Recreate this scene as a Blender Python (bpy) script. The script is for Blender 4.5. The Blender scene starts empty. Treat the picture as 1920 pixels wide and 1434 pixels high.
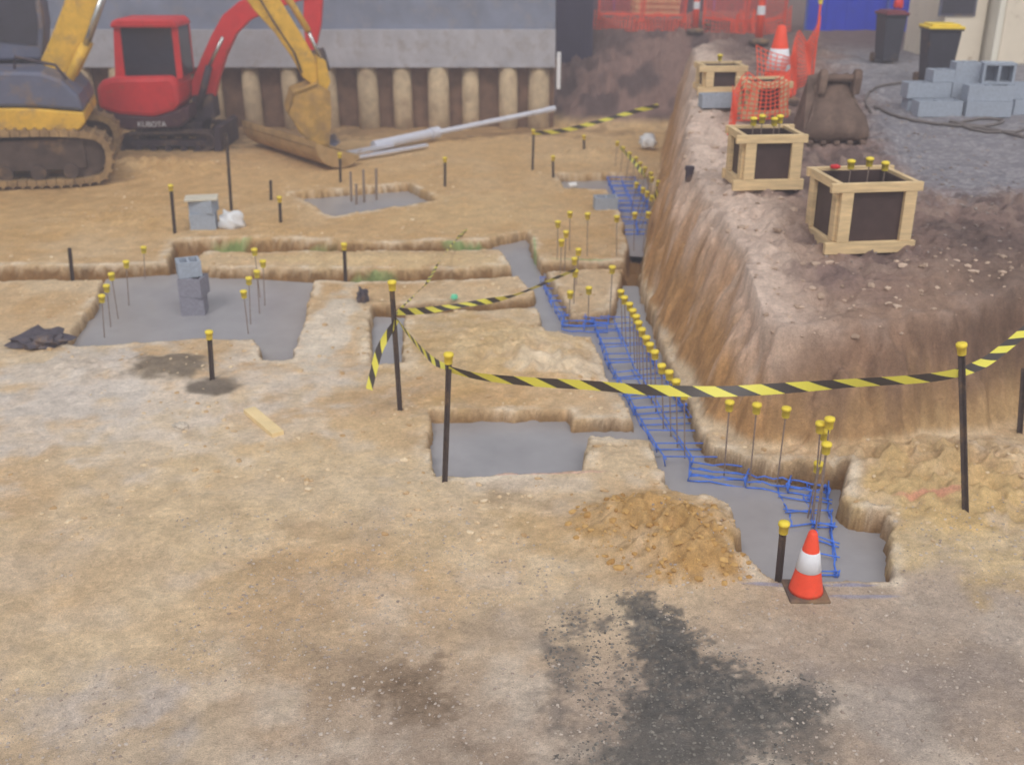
import bpy, bmesh, math, random
import numpy as np
from mathutils import Vector, Matrix
random.seed(7); np.random.seed(7)
S = bpy.context.scene; COL = S.collection
R = math.radians
H=4.0; PIT=R(23); F=2000.0; CP=math.cos(PIT); SP=math.sin(PIT)

# ---------------------------------------------------------------- helpers
def ray(px,py):
    a=(px-960)/F; b=-(py-717)/F
    return Vector((a, CP+b*SP, -SP+b*CP))
def Pz(px,py,z=0.0):
    d=ray(px,py); t=(z-H)/d.z
    return Vector((d.x*t,d.y*t,z))
def at_y(px,py,Y):
    d=ray(px,py); t=Y/d.y
    return Vector((d.x*t,Y,H+d.z*t))
def at_pl(px,py,a,b=0.0):
    d=ray(px,py); t=a/(d.y-b*d.x)
    return Vector((d.x*t,d.y*t,H+d.z*t))
def lin(v):
    v=v/255.0
    return v/12.92 if v<=.04045 else ((v+.055)/1.055)**2.4
def C3(r,g,b): return (lin(r),lin(g),lin(b))

def mat(name,rgb,rough=.7,metal=0,ns=8,na=.2,bump=.0,dirt=0,dirtcol=(150,120,85),streak=None,spec=.3):
    m=bpy.data.materials.new(name); m.use_nodes=True; nt=m.node_tree; N=nt.nodes; L=nt.links
    p=N['Principled BSDF']; c=C3(*rgb)
    tc=N.new('ShaderNodeTexCoord'); mp=N.new('ShaderNodeMapping'); L.new(tc.outputs['Object'],mp.inputs['Vector'])
    if streak: mp.inputs['Scale'].default_value=streak
    n=N.new('ShaderNodeTexNoise'); n.inputs['Scale'].default_value=ns; n.inputs['Detail'].default_value=6; n.inputs['Roughness'].default_value=.65
    L.new(mp.outputs['Vector'],n.inputs['Vector'])
    rp=N.new('ShaderNodeValToRGB'); rp.color_ramp.elements[0].position=.3; rp.color_ramp.elements[1].position=.7
    rp.color_ramp.elements[0].color=(*[max(0,k*(1-na)) for k in c],1); rp.color_ramp.elements[1].color=(*[min(1,k*(1+na)) for k in c],1)
    L.new(n.outputs['Fac'],rp.inputs['Fac']); out=rp.outputs['Color']
    if dirt:
        n2=N.new('ShaderNodeTexNoise'); n2.inputs['Scale'].default_value=3.1; n2.inputs['Detail'].default_value=8; n2.inputs['Roughness'].default_value=.7
        L.new(tc.outputs['Object'],n2.inputs['Vector'])
        r2=N.new('ShaderNodeValToRGB'); r2.color_ramp.elements[0].position=.62-dirt*.35; r2.color_ramp.elements[1].position=.8-dirt*.2
        L.new(n2.outputs['Fac'],r2.inputs['Fac'])
        mx=N.new('ShaderNodeMixRGB'); mx.inputs['Color2'].default_value=(*C3(*dirtcol),1)
        L.new(r2.outputs['Color'],mx.inputs['Fac']); L.new(out,mx.inputs['Color1']); out=mx.outputs['Color']
    L.new(out,p.inputs['Base Color'])
    p.inputs['Roughness'].default_value=rough; p.inputs['Metallic'].default_value=metal
    p.inputs['Specular IOR Level'].default_value=spec
    if bump:
        b=N.new('ShaderNodeBump'); b.inputs['Strength'].default_value=bump; b.inputs['Distance'].default_value=.01
        L.new(n.outputs['Fac'],b.inputs['Height']); L.new(b.outputs['Normal'],p.inputs['Normal'])
    return m

ORG={}
def tag(o,label=None,cat=None,group=None,kind=None):
    if label: o['label']=label
    if cat: o['category']=cat
    if group: o['group']=group
    if kind: o['kind']=kind
    return o
def thing(name,loc,label,cat,group=None):
    o=bpy.data.objects.new(name,None); COL.objects.link(o); o.location=loc; o.empty_display_size=.1
    ORG[o.name]=Vector(loc); return tag(o,label,cat,group)

class MB:
    def __init__(s): s.v=[]; s.f=[]
    def add(s,vs,fs):
        n=len(s.v); s.v+= [Vector(v) for v in vs]; s.f+=[[i+n for i in f] for f in fs]; return s
    def box(s,c,sz,M=None,taper=1.0):
        x,y,z=[k/2 for k in sz]; vs=[]
        for dz in(-1,1):
            t=taper if dz<0 else 1
            for dx,dy in((-1,-1),(1,-1),(1,1),(-1,1)):
                v=Vector((dx*x*t,dy*y*t,dz*z)); 
                if M is not None: v=M@v
                vs.append(v+Vector(c))
        return s.add(vs,[(3,2,1,0),(4,5,6,7),(0,1,5,4),(1,2,6,5),(2,3,7,6),(3,0,4,7)])
    def beam(s,a,b,w,h,up=Vector((0,0,1))):
        a=Vector(a); b=Vector(b); d=(b-a).normalized()
        sd=d.cross(up)
        if sd.length<.01: sd=d.cross(Vector((0,1,0)))
        sd.normalize(); u=sd.cross(d)
        vs=[p+sd*i*w/2+u*j*h/2 for p in(a,b) for i,j in((-1,-1),(1,-1),(1,1),(-1,1))]
        return s.add(vs,[(3,2,1,0),(4,5,6,7),(0,1,5,4),(1,2,6,5),(2,3,7,6),(3,0,4,7)])
    def tube(s,pts,r,n=8,r2=None):
        pts=[Vector(p) for p in pts]; vs=[]; fs=[]; m=len(pts)
        for i,p in enumerate(pts):
            d=(pts[min(i+1,m-1)]-pts[max(i-1,0)]).normalized()
            up=Vector((0,0,1)) if abs(d.z)<.9 else Vector((0,1,0))
            a=d.cross(up).normalized(); b=a.cross(d)
            rr=r if r2 is None else r+(r2-r)*i/(m-1)
            for k in range(n):
                t=2*math.pi*k/n; vs.append(p+(a*math.cos(t)+b*math.sin(t))*rr)
        for i in range(m-1):
            for k in range(n):
                fs.append((i*n+k,i*n+(k+1)%n,(i+1)*n+(k+1)%n,(i+1)*n+k))
        fs.append(tuple(range(n))[::-1]); fs.append(tuple((m-1)*n+k for k in range(n)))
        return s.add(vs,fs)
    def lathe(s,c,prof,n=16,M=None,sq=0):
        vs=[];fs=[]
        for (r,z) in prof:
            for k in range(n):
                t=2*math.pi*(k+.5)/n; v=Vector((r*math.cos(t),r*math.sin(t),z))
                if M is not None: v=M@v
                vs.append(v+Vector(c))
        m=len(prof)
        for i in range(m-1):
            for k in range(n): fs.append((i*n+k,i*n+(k+1)%n,(i+1)*n+(k+1)%n,(i+1)*n+k))
        fs.append(tuple(range(n))[::-1]); fs.append(tuple((m-1)*n+k for k in range(n)))
        return s.add(vs,fs)
    def prism(s,pts,n):
        k=len(pts); pts=[Vector(p) for p in pts]
        vs=pts+[p+n for p in pts]
        fs=[tuple(range(k)),tuple(range(2*k-1,k-1,-1))]+[(i,(i+1)%k,(i+1)%k+k,i+k) for i in range(k)]
        return s.add(vs,fs)
    def pp(s,px,a,b,t,off=0):       # outline laid on the upright plane y=a+b*x, extruded away by t
        n=Vector((-b,1,0)).normalized()
        return s.prism([at_pl(x,y,a,b)+n*off for x,y in px],n*t)
    def build(s,name,m,parent=None,origin=None,bevel=0,smooth=False,label=None):
        o0=ORG[parent.name] if parent is not None else (Vector(origin) if origin is not None else Vector((0,0,0)))
        bm=bmesh.new(); vv=[bm.verts.new(v-o0) for v in s.v]
        for f in s.f:
            try: bm.faces.new([vv[i] for i in f])
            except ValueError: pass
        bmesh.ops.recalc_face_normals(bm,faces=bm.faces)
        me=bpy.data.meshes.new(name); bm.to_mesh(me); bm.free()
        for p in me.polygons: p.use_smooth=smooth
        me.materials.append(m)
        o=bpy.data.objects.new(name,me); COL.objects.link(o); ORG[o.name]=o0
        if parent is not None: o.parent=parent
        else: o.location=o0
        if bevel:
            md=o.modifiers.new('bevel','BEVEL'); md.width=bevel; md.segments=2; md.limit_method='ANGLE'; md.angle_limit=R(35)
        if label: o['label']=label
        return o

# ---------------------------------------------------------------- numpy noise
def vn(x,y,s=0):
    xi=np.floor(x); yi=np.floor(y); fx=x-xi; fy=y-yi
    fx=fx*fx*(3-2*fx); fy=fy*fy*(3-2*fy)
    def h(a,b):
        q=np.sin(a*127.1+b*311.7+s*74.7)*43758.5453
        return q-np.floor(q)
    return (h(xi,yi)*(1-fx)+h(xi+1,yi)*fx)*(1-fy)+(h(xi,yi+1)*(1-fx)+h(xi+1,yi+1)*fx)*fy
def fbm(x,y,s=0,o=4):
    r=0;a=.5;t=0
    for i in range(o):
        r=r+a*vn(x+i*17.3,y-i*9.1,s+i); t+=a; a*=.5; x=x*2.03; y=y*2.03
    return r/t
def sst(e0,e1,x):
    t=np.clip((x-e0)/(e1-e0),0,1); return t*t*(3-2*t)
def sdp(x,y,P):
    d=np.full(x.shape,1e9); ins=np.zeros(x.shape,bool); n=len(P)
    for i in range(n):
        ax,ay=P[i]; bx,by=P[(i+1)%n]; ex=bx-ax; ey=by-ay
        wx=x-ax; wy=y-ay; t=np.clip((wx*ex+wy*ey)/(ex*ex+ey*ey+1e-12),0,1)
        d=np.minimum(d,(wx-ex*t)**2+(wy-ey*t)**2)
        if ay!=by:
            c=((ay>y)!=(by>y))&(x<ex*(y-ay)/(by-ay)+ax); ins^=c
    d=np.sqrt(d); return np.where(ins,-d,d)
def W(pl): return [tuple(Pz(x,y)[:2]) for x,y in pl]

WET={
 'centre':[(805,770),(1062,766),(1070,788),(1190,785),(1225,825),(1098,828),(1090,885),(815,893)],
 'left':[(205,508),(330,500),(585,516),(580,560),(545,672),(497,675),(480,637),(370,636),(150,650),(118,640),(170,580)],
 'narrow':[(700,577),(757,580),(750,682),(695,684)],
 'diag':[(925,447),(988,434),(1010,495),(1045,545),(1075,600),(1100,628),(1030,625),(1015,600),(1000,545),(958,500)],
 'back':[(1045,328),(1212,322),(1222,380),(1208,462),(1180,460),(1165,400),(1140,353),(1060,352)],
 'main':[(1060,592),(1150,582),(1168,520),(1196,520),(1240,650),(1292,765),(1325,835),(1400,865),(1500,885),(1578,890),(1575,940),(1600,965),(1660,970),(1665,1085),(1455,1088),(1385,1045),(1378,955),(1345,930),(1260,920),(1240,870),(1222,830),(1190,780),(1130,680),(1110,632),(1040,627)],
 'far':[(548,360),(766,344),(822,376),(622,404)],
}
DRY=[
 [(330,453),(400,450),(640,456),(930,450),(940,468),(640,473),(385,471),(350,500),(310,512),(322,480)],
 [(-300,500),(330,498),(400,504),(700,506),(962,500),(985,519),(780,525),(580,525),(200,524),(-300,526)],
 [(1015,494),(1190,487),(1192,501),(1020,510)],
 [(700,570),(1005,555),(1012,572),(760,588),(700,590)],
 [(1178,458),(1208,458),(1198,530),(1165,530)],
]
WETW={k:W(v) for k,v in WET.items()}; DRYW=[W(v) for v in DRY]
foot=[(1920,792),(1700,842),(1570,858),(1410,838),(1330,805),(1298,735),(1246,635),(1207,530),(1212,440),(1232,370),(1240,300),(1243,240),(1060,238)]
BANK=[(60,9.2),(14,8.6)]+W(foot)+[(.9,24.3),(-60,24.3),(-60,300),(60,300)]
zty=[-50,7,8.3,9.3,13,17,22,400]; ztz=[.72,.78,.95,1.17,1.45,1.85,2.0,2.0]
MOUND=[(1215,990,.42,.32,.19),(1290,1055,.36,.26,.14),(1350,1010,.3,.25,.07),(950,650,.8,.6,.09),(1030,690,.5,.5,.07),(620,600,.55,.6,.03),
 (290,318,1.2,.6,.17),(190,690,.6,.3,.05),(330,690,.35,.25,.05),(1130,850,.35,.4,.05),(1720,880,1.1,.5,.12),(1860,930,1.0,.6,.1),
 (690,485,2.6,.25,.04),(1110,292,.8,.5,.12),(540,440,1.0,.4,.05),(250,410,1.5,.6,.06)]
MW=[(*Pz(a,b)[:2],rx,ry,h) for a,b,rx,ry,h in MOUND]

def fields(x,y):
    f1=(fbm(x*11,y*11,8,3)-.5)*.07; f2=(fbm(x*11,y*11,9,3)-.5)*.07
    wx=x+(fbm(x*3.1,y*3.1,3,3)-.5)*.07+f1; wy=y+(fbm(x*3.1,y*3.1,5,3)-.5)*.08+f2
    sw=np.full(x.shape,1e9)
    for P in WETW.values(): sw=np.minimum(sw,sdp(wx,wy,P))
    sdr=np.full(x.shape,1e9)
    for P in DRYW: sdr=np.minimum(sdr,sdp(wx,wy,P))
    bx=x+(fbm(x*1.7,y*1.7,11,3)-.5)*.18+(fbm(x*6,y*6,13,3)-.5)*.16; by=y+(fbm(x*1.7,y*1.7,12,3)-.5)*.18+(fbm(x*6,y*6,14,3)-.5)*.16
    sb=-sdp(bx,by,BANK)
    return sw,sdr,sb
def hf(x,y,full=False):
    x=np.asarray(x,float); y=np.asarray(y,float)
    sw,sdr,sb=fields(x,y)
    z=(fbm(x*1.1,y*1.1,1,3)-.5)*.06+(fbm(x*6,y*6,2,3)-.5)*.018
    near=np.minimum(sw,sdr)
    z+=.02*np.exp(-(near/.14)**2)*(fbm(x*8,y*8,6,2)-.42)
    rough=(fbm(x*9,y*9,20,3)-.5)
    lump=(1-np.abs(2*fbm(x*7,y*7,24,3)-1))
    for mx,my,rx,ry,h in MW:
        g=np.exp(-((x-mx)/rx)**2-((y-my)/ry)**2)
        z+=h*g*(.45+.85*lump+rough*1.2)
    bw=np.where(y>21,.6+(y-21)*.9,np.where((x>2.1)&(y<9.3),.4,.54)); bw=np.clip(bw,.38,3.2)
    zt=np.interp(y,zty,ztz)
    t=np.clip((sb+.02)/bw,0,1)
    prof=np.where(t<.12,t*.9,.108+.892*(1-(1-np.clip((t-.12)/.88,0,1))**1.22))
    face=np.clip(t*(1-t)*4,0,1)
    hb=zt*prof
    hb-=face*(.16*(fbm(x*2.6,y*2.6,31,3)-.35)+.07*(fbm(x*9,y*9,33,3)-.5))
    lip=np.exp(-((sb-bw-.08)/.22)**2)
    hb+=lip*(sb>0)*(.03+.13*(fbm(x*4.5,y*4.5,47,3)-.5))*(y<21)
    top=sst(.5,.9,sb)*(1-sst(2.6,3.6,sb))
    lumpT=(1-np.abs(2*fbm(x*3.4,y*3.4,41,4)-1))
    hb+=top*((fbm(x*1.5,y*1.5,40,4)-.5)*.22+(lumpT-.6)*.13+(fbm(x*10,y*10,46,3)-.5)*.1)+sst(2.6,3.6,sb)*((fbm(x*2,y*2,44,3)-.5)*.06+(fbm(x*12,y*12,48,2)-.5)*.02)
    hb=np.where(sb>-.02,hb,0)
    z=z*(1-.5*t)+hb
    k=1-np.clip(t*6,0,1)
    z-=.34*sst(.022,-.022,sw)*k
    z-=.22*sst(.03,-.04,sdr)*sst(-.05,.03,sw)*k
    if full: return z,sw,sdr,sb,t,zt
    return z
DD=np.concatenate([np.arange(3.2,14,.02),np.arange(14,45,.05)])
def G(px,py):
    d=ray(px,py); k=d.x/d.y
    zz=H+d.z/d.y*DD; hz=hf(k*DD,DD)
    i=int(np.argmax(zz<hz)); 
    return Vector((k*DD[i],DD[i],float(hz[i])))
def gz(x,y): return float(hf(np.array([x]),np.array([y]))[0])

# ---------------------------------------------------------------- ground
def axis():
    xs=list(np.arange(-6.2,5.6,.022))
    st=.03; x=xs[-1]; r=[]
    while x<12: st=min(st*1.04,.07); x+=st; r.append(x)
    while x<400: st*=1.25; x+=st; r.append(x)
    st=.03; x=xs[0]; l=[]
    while x>-12: st=min(st*1.04,.07); x-=st; l.append(x)
    while x>-400: st*=1.25; x-=st; l.append(x)
    xs=np.array(l[::-1]+xs+r)
    ys=[]; y=3.6
    while y<30: ys.append(y); y+=min(max(y*y/6200,.014),.075)
    st=.08
    while y<500: ys.append(y); st*=1.2; y+=st
    f=[]; y=3.6; st=.02
    while y>-60: st*=1.25; y-=st; f.append(y)
    return xs,np.array(f[::-1]+ys)
xs,ys=axis(); nx,ny=len(xs),len(ys); print('GRID',nx,ny)
X,Y=np.meshgrid(xs,ys); X=X.ravel(); Y=Y.ravel()
Z,sw,sdr,sb,T,ZT=hf(X,Y,True)
def lc(c): return np.array(C3(*c))
def mixc(A,B,t): return A*(1-t[:,None])+B*t[:,None]
n1=fbm(X*.7,Y*.7,50,4); n2=fbm(X*2.3,Y*2.3,51,5); n3=fbm(X*9,Y*9,52,3); n4=fbm(X*25,Y*25,53,2)
col=np.tile(lc((216,184,144)),(len(X),1))
col=mixc(col,lc((224,200,168)),sst(.4,.62,n1))
col=mixc(col,lc((206,164,112)),sst(.46,.72,n2)*.5)
col=mixc(col,lc((210,170,116)),sst(10,16,Y)*.7)
# near ground greyer and pebbly
g=sst(6.3,4.3,Y+(n1-.5)*2.4-.34*X)
col=mixc(col,lc((182,164,150)),g*.85)
col=mixc(col,lc((228,214,198)),sst(.5,.74,n2)*sst(10,7,Y)*.5)
def blot(px,py,rx,ry,c,st,ang=0,soft=.45,nz=1.3):
    global col
    p=Pz(px,py); a=Pz(px+rx,py); b=Pz(px,py-ry); 
    wx=abs(a.x-p.x); wy=abs(b.y-p.y)
    m=(np.abs(X-p.x)<wx*3+.3)&(np.abs(Y-p.y)<wy*3+.6)
    x=X[m]-p.x; y=Y[m]-p.y; ca,sa=math.cos(ang),math.sin(ang)
    u=(x*ca+y*sa)/wx; v=(-x*sa+y*ca)/wy
    q=np.sqrt(u*u+v*v)+(fbm(X[m]*4,Y[m]*4,int(px),6)-.5)*nz*2+(n3[m]-.5)*.5
    w=sst(1+soft,1-soft,q)*st
    col[m]=col[m]*(1-w[:,None])+lc(c)*w[:,None]
blot(300,760,330,80,(232,218,204),.7); blot(140,720,150,60,(218,208,200),.6); blot(520,650,130,30,(230,214,196),.5)
blot(620,610,36,70,(232,218,200),.8,0,.35,.8); blot(500,880,330,100,(226,196,150),.4)
blot(900,1000,330,60,(212,176,128),.3); blot(220,1290,170,70,(194,186,184),.6); blot(300,1190,300,90,(224,200,166),.4)
blot(100,1100,260,180,(214,186,150),.4); blot(600,1120,130,160,(186,154,120),.35); blot(700,930,200,50,(224,202,172),.4)
blot(900,650,130,60,(214,178,120),.6); blot(960,640,80,25,(234,208,166),.6); blot(1040,690,60,20,(238,220,194),.7); blot(850,740,150,20,(208,166,112),.45)
blot(1215,990,95,50,(190,146,82),.9,0,.35,.8); blot(1290,1050,85,40,(192,148,86),.85,0,.35,.8); blot(1180,1000,190,60,(204,168,118),.5)
blot(1790,960,170,90,(214,180,118),.7); blot(1720,880,200,40,(208,174,128),.6); blot(1800,1040,160,40,(224,200,162),.6)
blot(1150,850,70,40,(222,198,164),.6); blot(1000,905,180,14,(226,208,188),.6); blot(700,488,300,12,(226,198,152),.6)
def spill(poly,c,st,edge=.18,amp=.9,sc=2.2,sd=80):
    global col
    P=W(poly); m=(Y<7.5)&(Y>3)
    x,y=X[m],Y[m]
    q=sdp(x,y,P)+(fbm(x*sc,y*sc,sd,5)-.5)*amp*.55
    fine=fbm(x*16,y*16,sd+5,3); grit=vn(x*38,y*38,sd+7)
    w=sst(edge,-edge,q+(fine-.5)*.34+(grit-.5)*.16)*st*(.5+.5*fine+.45*grit)
    w=np.clip(w,0,1); col[m]=col[m]*(1-w[:,None])+lc(c)*w[:,None]
spill([(1185,1115),(1260,1150),(1330,1225),(1420,1270),(1535,1305),(1500,1350),(1400,1400),(1330,1450),(1120,1450),(1180,1380),(1150,1320),(1200,1260),(1175,1180)],(98,95,92),.98,.07,.42)
spill([(1300,1330),(1560,1360),(1540,1450),(1050,1450),(1100,1400)],(112,107,102),.7,.16,1.0,3.0,90)
spill([(1010,1190),(1100,1215),(1085,1290),(1060,1350),(1010,1330),(1030,1260)],(120,112,106),.85,.1,.6,3.5,95)
spill([(1075,1155),(1140,1155),(1140,1182),(1080,1185)],(112,105,100),.9,.05,.2,3,99)
spill([(700,1250),(820,1240),(855,1310),(830,1365),(760,1360),(690,1310)],(138,117,97),.9,.1,.4,3,104)
spill([(560,1210),(700,1190),(760,1260),(620,1300)],(170,147,124),.6,.15,.8,3,108)
spill([(720,1380),(900,1350),(960,1450),(700,1450)],(156,135,116),.6,.15,.9,3,112)
spill([(1560,1270),(1900,1180),(1960,1300),(1700,1400)],(158,146,140),.6,.2,1.2,3,116)
blot(320,692,75,20,(128,114,98),.9,0,.3,.6); blot(400,728,45,14,(120,108,96),.9,0,.3,.5); blot(990,1150,110,50,(164,145,128),.4)
blot(1750,1120,200,60,(192,175,160),.5); blot(80,380,200,60,(198,158,104),.5)
blot(80,300,240,50,(184,146,100),.6); blot(500,330,250,40,(206,166,114),.5); blot(900,400,150,30,(220,188,140),.5)
blot(950,935,70,20,(176,149,118),.5); blot(480,1080,60,30,(190,160,124),.4)
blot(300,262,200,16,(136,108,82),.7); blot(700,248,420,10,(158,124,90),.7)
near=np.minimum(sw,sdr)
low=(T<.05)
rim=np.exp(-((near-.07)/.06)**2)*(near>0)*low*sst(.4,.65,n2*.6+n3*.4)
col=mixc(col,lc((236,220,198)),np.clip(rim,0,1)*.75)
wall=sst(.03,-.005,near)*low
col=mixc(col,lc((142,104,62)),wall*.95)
for a in [(560,456,60,1.2,(130,190,110)),(880,452,50,1.2,(120,195,115)),(430,451,40,1.2,(120,180,110)),(1003,468,3,22,(110,195,120)),(790,571,60,1.2,(130,190,120)),(1090,487,60,1.2,(130,190,110)),(700,507,50,1.2,(130,190,120)),(930,508,40,1.2,(120,195,110)),(1290,790,2.5,25,(120,185,120))]:
    blot(*a,.5,0,.2,.1)
for a in [(1745,946,60,2.5,(228,140,132)),(990,890,140,1.5,(224,165,160)),(1590,1098,60,2.5,(120,140,196)),(1430,1100,50,3,(130,145,196)),(1620,1120,70,3,(135,148,190))]:
    blot(*a,.5,0,.3,.3)
# bank
isB=sst(.02,.12,T)
nv=fbm(X*6,Y*6,60,3); nw=fbm(X*1.3,Y*1.3,61,4)
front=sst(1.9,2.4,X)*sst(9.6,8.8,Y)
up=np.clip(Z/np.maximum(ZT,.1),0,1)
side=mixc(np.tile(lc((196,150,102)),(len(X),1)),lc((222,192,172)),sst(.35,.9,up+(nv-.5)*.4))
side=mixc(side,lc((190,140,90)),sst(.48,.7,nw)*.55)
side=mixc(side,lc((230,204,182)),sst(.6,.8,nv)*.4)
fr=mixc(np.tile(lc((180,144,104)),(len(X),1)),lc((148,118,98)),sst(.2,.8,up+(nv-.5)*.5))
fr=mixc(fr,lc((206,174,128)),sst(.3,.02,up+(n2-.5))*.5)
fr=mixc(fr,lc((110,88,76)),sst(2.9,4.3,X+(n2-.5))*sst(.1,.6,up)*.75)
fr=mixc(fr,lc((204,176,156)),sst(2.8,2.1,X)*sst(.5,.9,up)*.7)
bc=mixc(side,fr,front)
bcfar=np.tile(lc((138,110,102)),(len(X),1)); bcfar=mixc(bcfar,lc((98,80,78)),sst(.4,.65,n2))
bc=mixc(bc,bcfar,sst(20,23,Y))
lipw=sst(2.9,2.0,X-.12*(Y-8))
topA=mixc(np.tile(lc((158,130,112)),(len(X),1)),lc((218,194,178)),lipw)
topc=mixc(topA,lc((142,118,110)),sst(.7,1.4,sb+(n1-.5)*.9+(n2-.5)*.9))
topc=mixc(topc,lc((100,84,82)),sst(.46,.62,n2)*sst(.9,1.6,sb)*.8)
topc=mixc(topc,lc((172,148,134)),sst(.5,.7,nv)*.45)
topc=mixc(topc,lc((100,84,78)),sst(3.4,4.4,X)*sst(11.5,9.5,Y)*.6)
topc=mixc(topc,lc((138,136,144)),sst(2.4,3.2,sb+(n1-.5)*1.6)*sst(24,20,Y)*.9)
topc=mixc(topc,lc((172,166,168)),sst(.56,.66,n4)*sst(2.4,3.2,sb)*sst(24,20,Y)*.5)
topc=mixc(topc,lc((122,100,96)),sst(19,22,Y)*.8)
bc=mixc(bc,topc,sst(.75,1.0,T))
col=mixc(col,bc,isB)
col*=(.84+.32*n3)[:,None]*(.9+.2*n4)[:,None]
me=bpy.data.meshes.new('ground'); nV=nx*ny; nF=(nx-1)*(ny-1)
me.vertices.add(nV); me.vertices.foreach_set('co',np.stack([X,Y,Z],1).astype(np.float32).ravel())
ii=np.arange(nx-1)[None,:]+np.arange(ny-1)[:,None]*nx; ii=ii.ravel()
fc=np.stack([ii,ii+1,ii+1+nx,ii+nx],1).astype(np.int32)
me.loops.add(nF*4); me.loops.foreach_set('vertex_index',fc.ravel())
me.polygons.add(nF); me.polygons.foreach_set('loop_start',np.arange(0,nF*4,4,dtype=np.int32))
try: me.polygons.foreach_set('loop_total',np.full(nF,4,dtype=np.int32))
except Exception: pass
at=me.attributes.new('tint','FLOAT_COLOR','POINT')
at.data.foreach_set('color',np.concatenate([col,np.ones((nV,1))],1).astype(np.float32).ravel())
me.update(); me.validate()
me.polygons.foreach_set('use_smooth',np.ones(nF,bool))
ground=bpy.data.objects.new('ground',me); COL.objects.link(ground); tag(ground,'sandy clay building site ground with dug trenches and cut bank','ground',kind='structure')
m=bpy.data.materials.new('earth'); m.use_nodes=True; N=m.node_tree.nodes; L=m.node_tree.links; p=N['Principled BSDF']
A=N.new('ShaderNodeAttribute'); A.attribute_name='tint'
tc=N.new('ShaderNodeTexCoord')
def noise(sc,det=6,ro=.7,vec=None):
    n=N.new('ShaderNodeTexNoise'); n.inputs['Scale'].default_value=sc; n.inputs['Detail'].default_value=det; n.inputs['Roughness'].default_value=ro
    L.new(vec or tc.outputs['Object'],n.inputs['Vector']); return n
def ramp(src,p0,c0,p1,c1):
    r=N.new('ShaderNodeValToRGB'); e=r.color_ramp.elements; e[0].position=p0; e[1].position=p1; e[0].color=(c0,c0,c0,1); e[1].color=(c1,c1,c1,1)
    L.new(src,r.inputs['Fac']); return r.outputs['Color']
def mul(a,b,f=1.0):
    x=N.new('ShaderNodeMixRGB'); x.blend_type='MULTIPLY'; x.inputs['Fac'].default_value=f; L.new(a,x.inputs['Color1']); L.new(b,x.inputs['Color2']); return x
a1=noise(26); a2=noise(3.5,8,.75); a3=noise(110,3,.6)
c=mul(A.outputs['Color'],ramp(a1.outputs['Fac'],.3,.78,.7,1.14)).outputs['Color']
c=mul(c,ramp(a2.outputs['Fac'],.3,.85,.7,1.1)).outputs['Color']
c=mul(c,ramp(a3.outputs['Fac'],.35,.82,.65,1.12)).outputs['Color']
mp=N.new('ShaderNodeMapping'); mp.inputs['Scale'].default_value=(7,7,1.2); L.new(tc.outputs['Object'],mp.inputs['Vector'])
a4=noise(1.0,5,.6,mp.outputs['Vector'])
ge=N.new('ShaderNodeNewGeometry'); sx=N.new('ShaderNodeSeparateXYZ'); L.new(ge.outputs['Normal'],sx.inputs['Vector'])
st=ramp(sx.outputs['Z'],.35,1,.75,0)
mx=mul(c,ramp(a4.outputs['Fac'],.35,.8,.65,1.1)); L.new(st,mx.inputs['Fac']); c=mx.outputs['Color']
L.new(c,p.inputs['Base Color']); p.inputs['Roughness'].default_value=.93; p.inputs['Specular IOR Level'].default_value=.15
b=N.new('ShaderNodeBump'); b.inputs['Strength'].default_value=.65; b.inputs['Distance'].default_value=.014
ad=N.new('ShaderNodeMath'); ad.operation='ADD'; L.new(a1.outputs['Fac'],ad.inputs[0]); L.new(a3.outputs['Fac'],ad.inputs[1])
L.new(ad.outputs[0],b.inputs['Height']); L.new(b.outputs['Normal'],p.inputs['Normal'])
me.materials.append(m)

# ---------------------------------------------------------------- concrete pours
Mconc=mat('wet_concrete',(160,157,160),.25,0,2,.1,.04,spec=.5)
def offset(P,d):
    n=len(P); ar=sum(P[i][0]*P[(i+1)%n][1]-P[(i+1)%n][0]*P[i][1] for i in range(n)); s=1 if ar>0 else -1
    o=[]
    for i in range(n):
        a=Vector(P[i-1]);b_=Vector(P[i]);c_=Vector(P[(i+1)%n])
        e=(b_-a).normalized(); f=(c_-b_).normalized(); q=Vector((e.y+f.y,-(e.x+f.x)))
        q=q.normalized() if q.length>1e-6 else Vector((e.y,-e.x))
        o.append(b_+q*d*s)
    return o
CL={'centre':'rectangular pad of wet grey concrete in the centre pit','left':'large pad of wet grey concrete around the block stack','narrow':'narrow slot of wet concrete beside the tape picket','diag':'slim diagonal strip of wet concrete running to the mesh trench','back':'wet concrete in the far trench below the bank','main':'long trench of wet concrete with blue mesh along the bank foot','far':'far pad of wet concrete with rusty bars standing in it'}
for i,(k,P) in enumerate(WETW.items()):
    mb=MB(); zz=-.125-.002*i
    q=offset(P,.09); mb.add([(v.x,v.y,zz) for v in q],[tuple(range(len(q)))])
    o=mb.build('concrete_footing',Mconc); tag(o,CL[k],'concrete footing',kind='structure')

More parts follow.
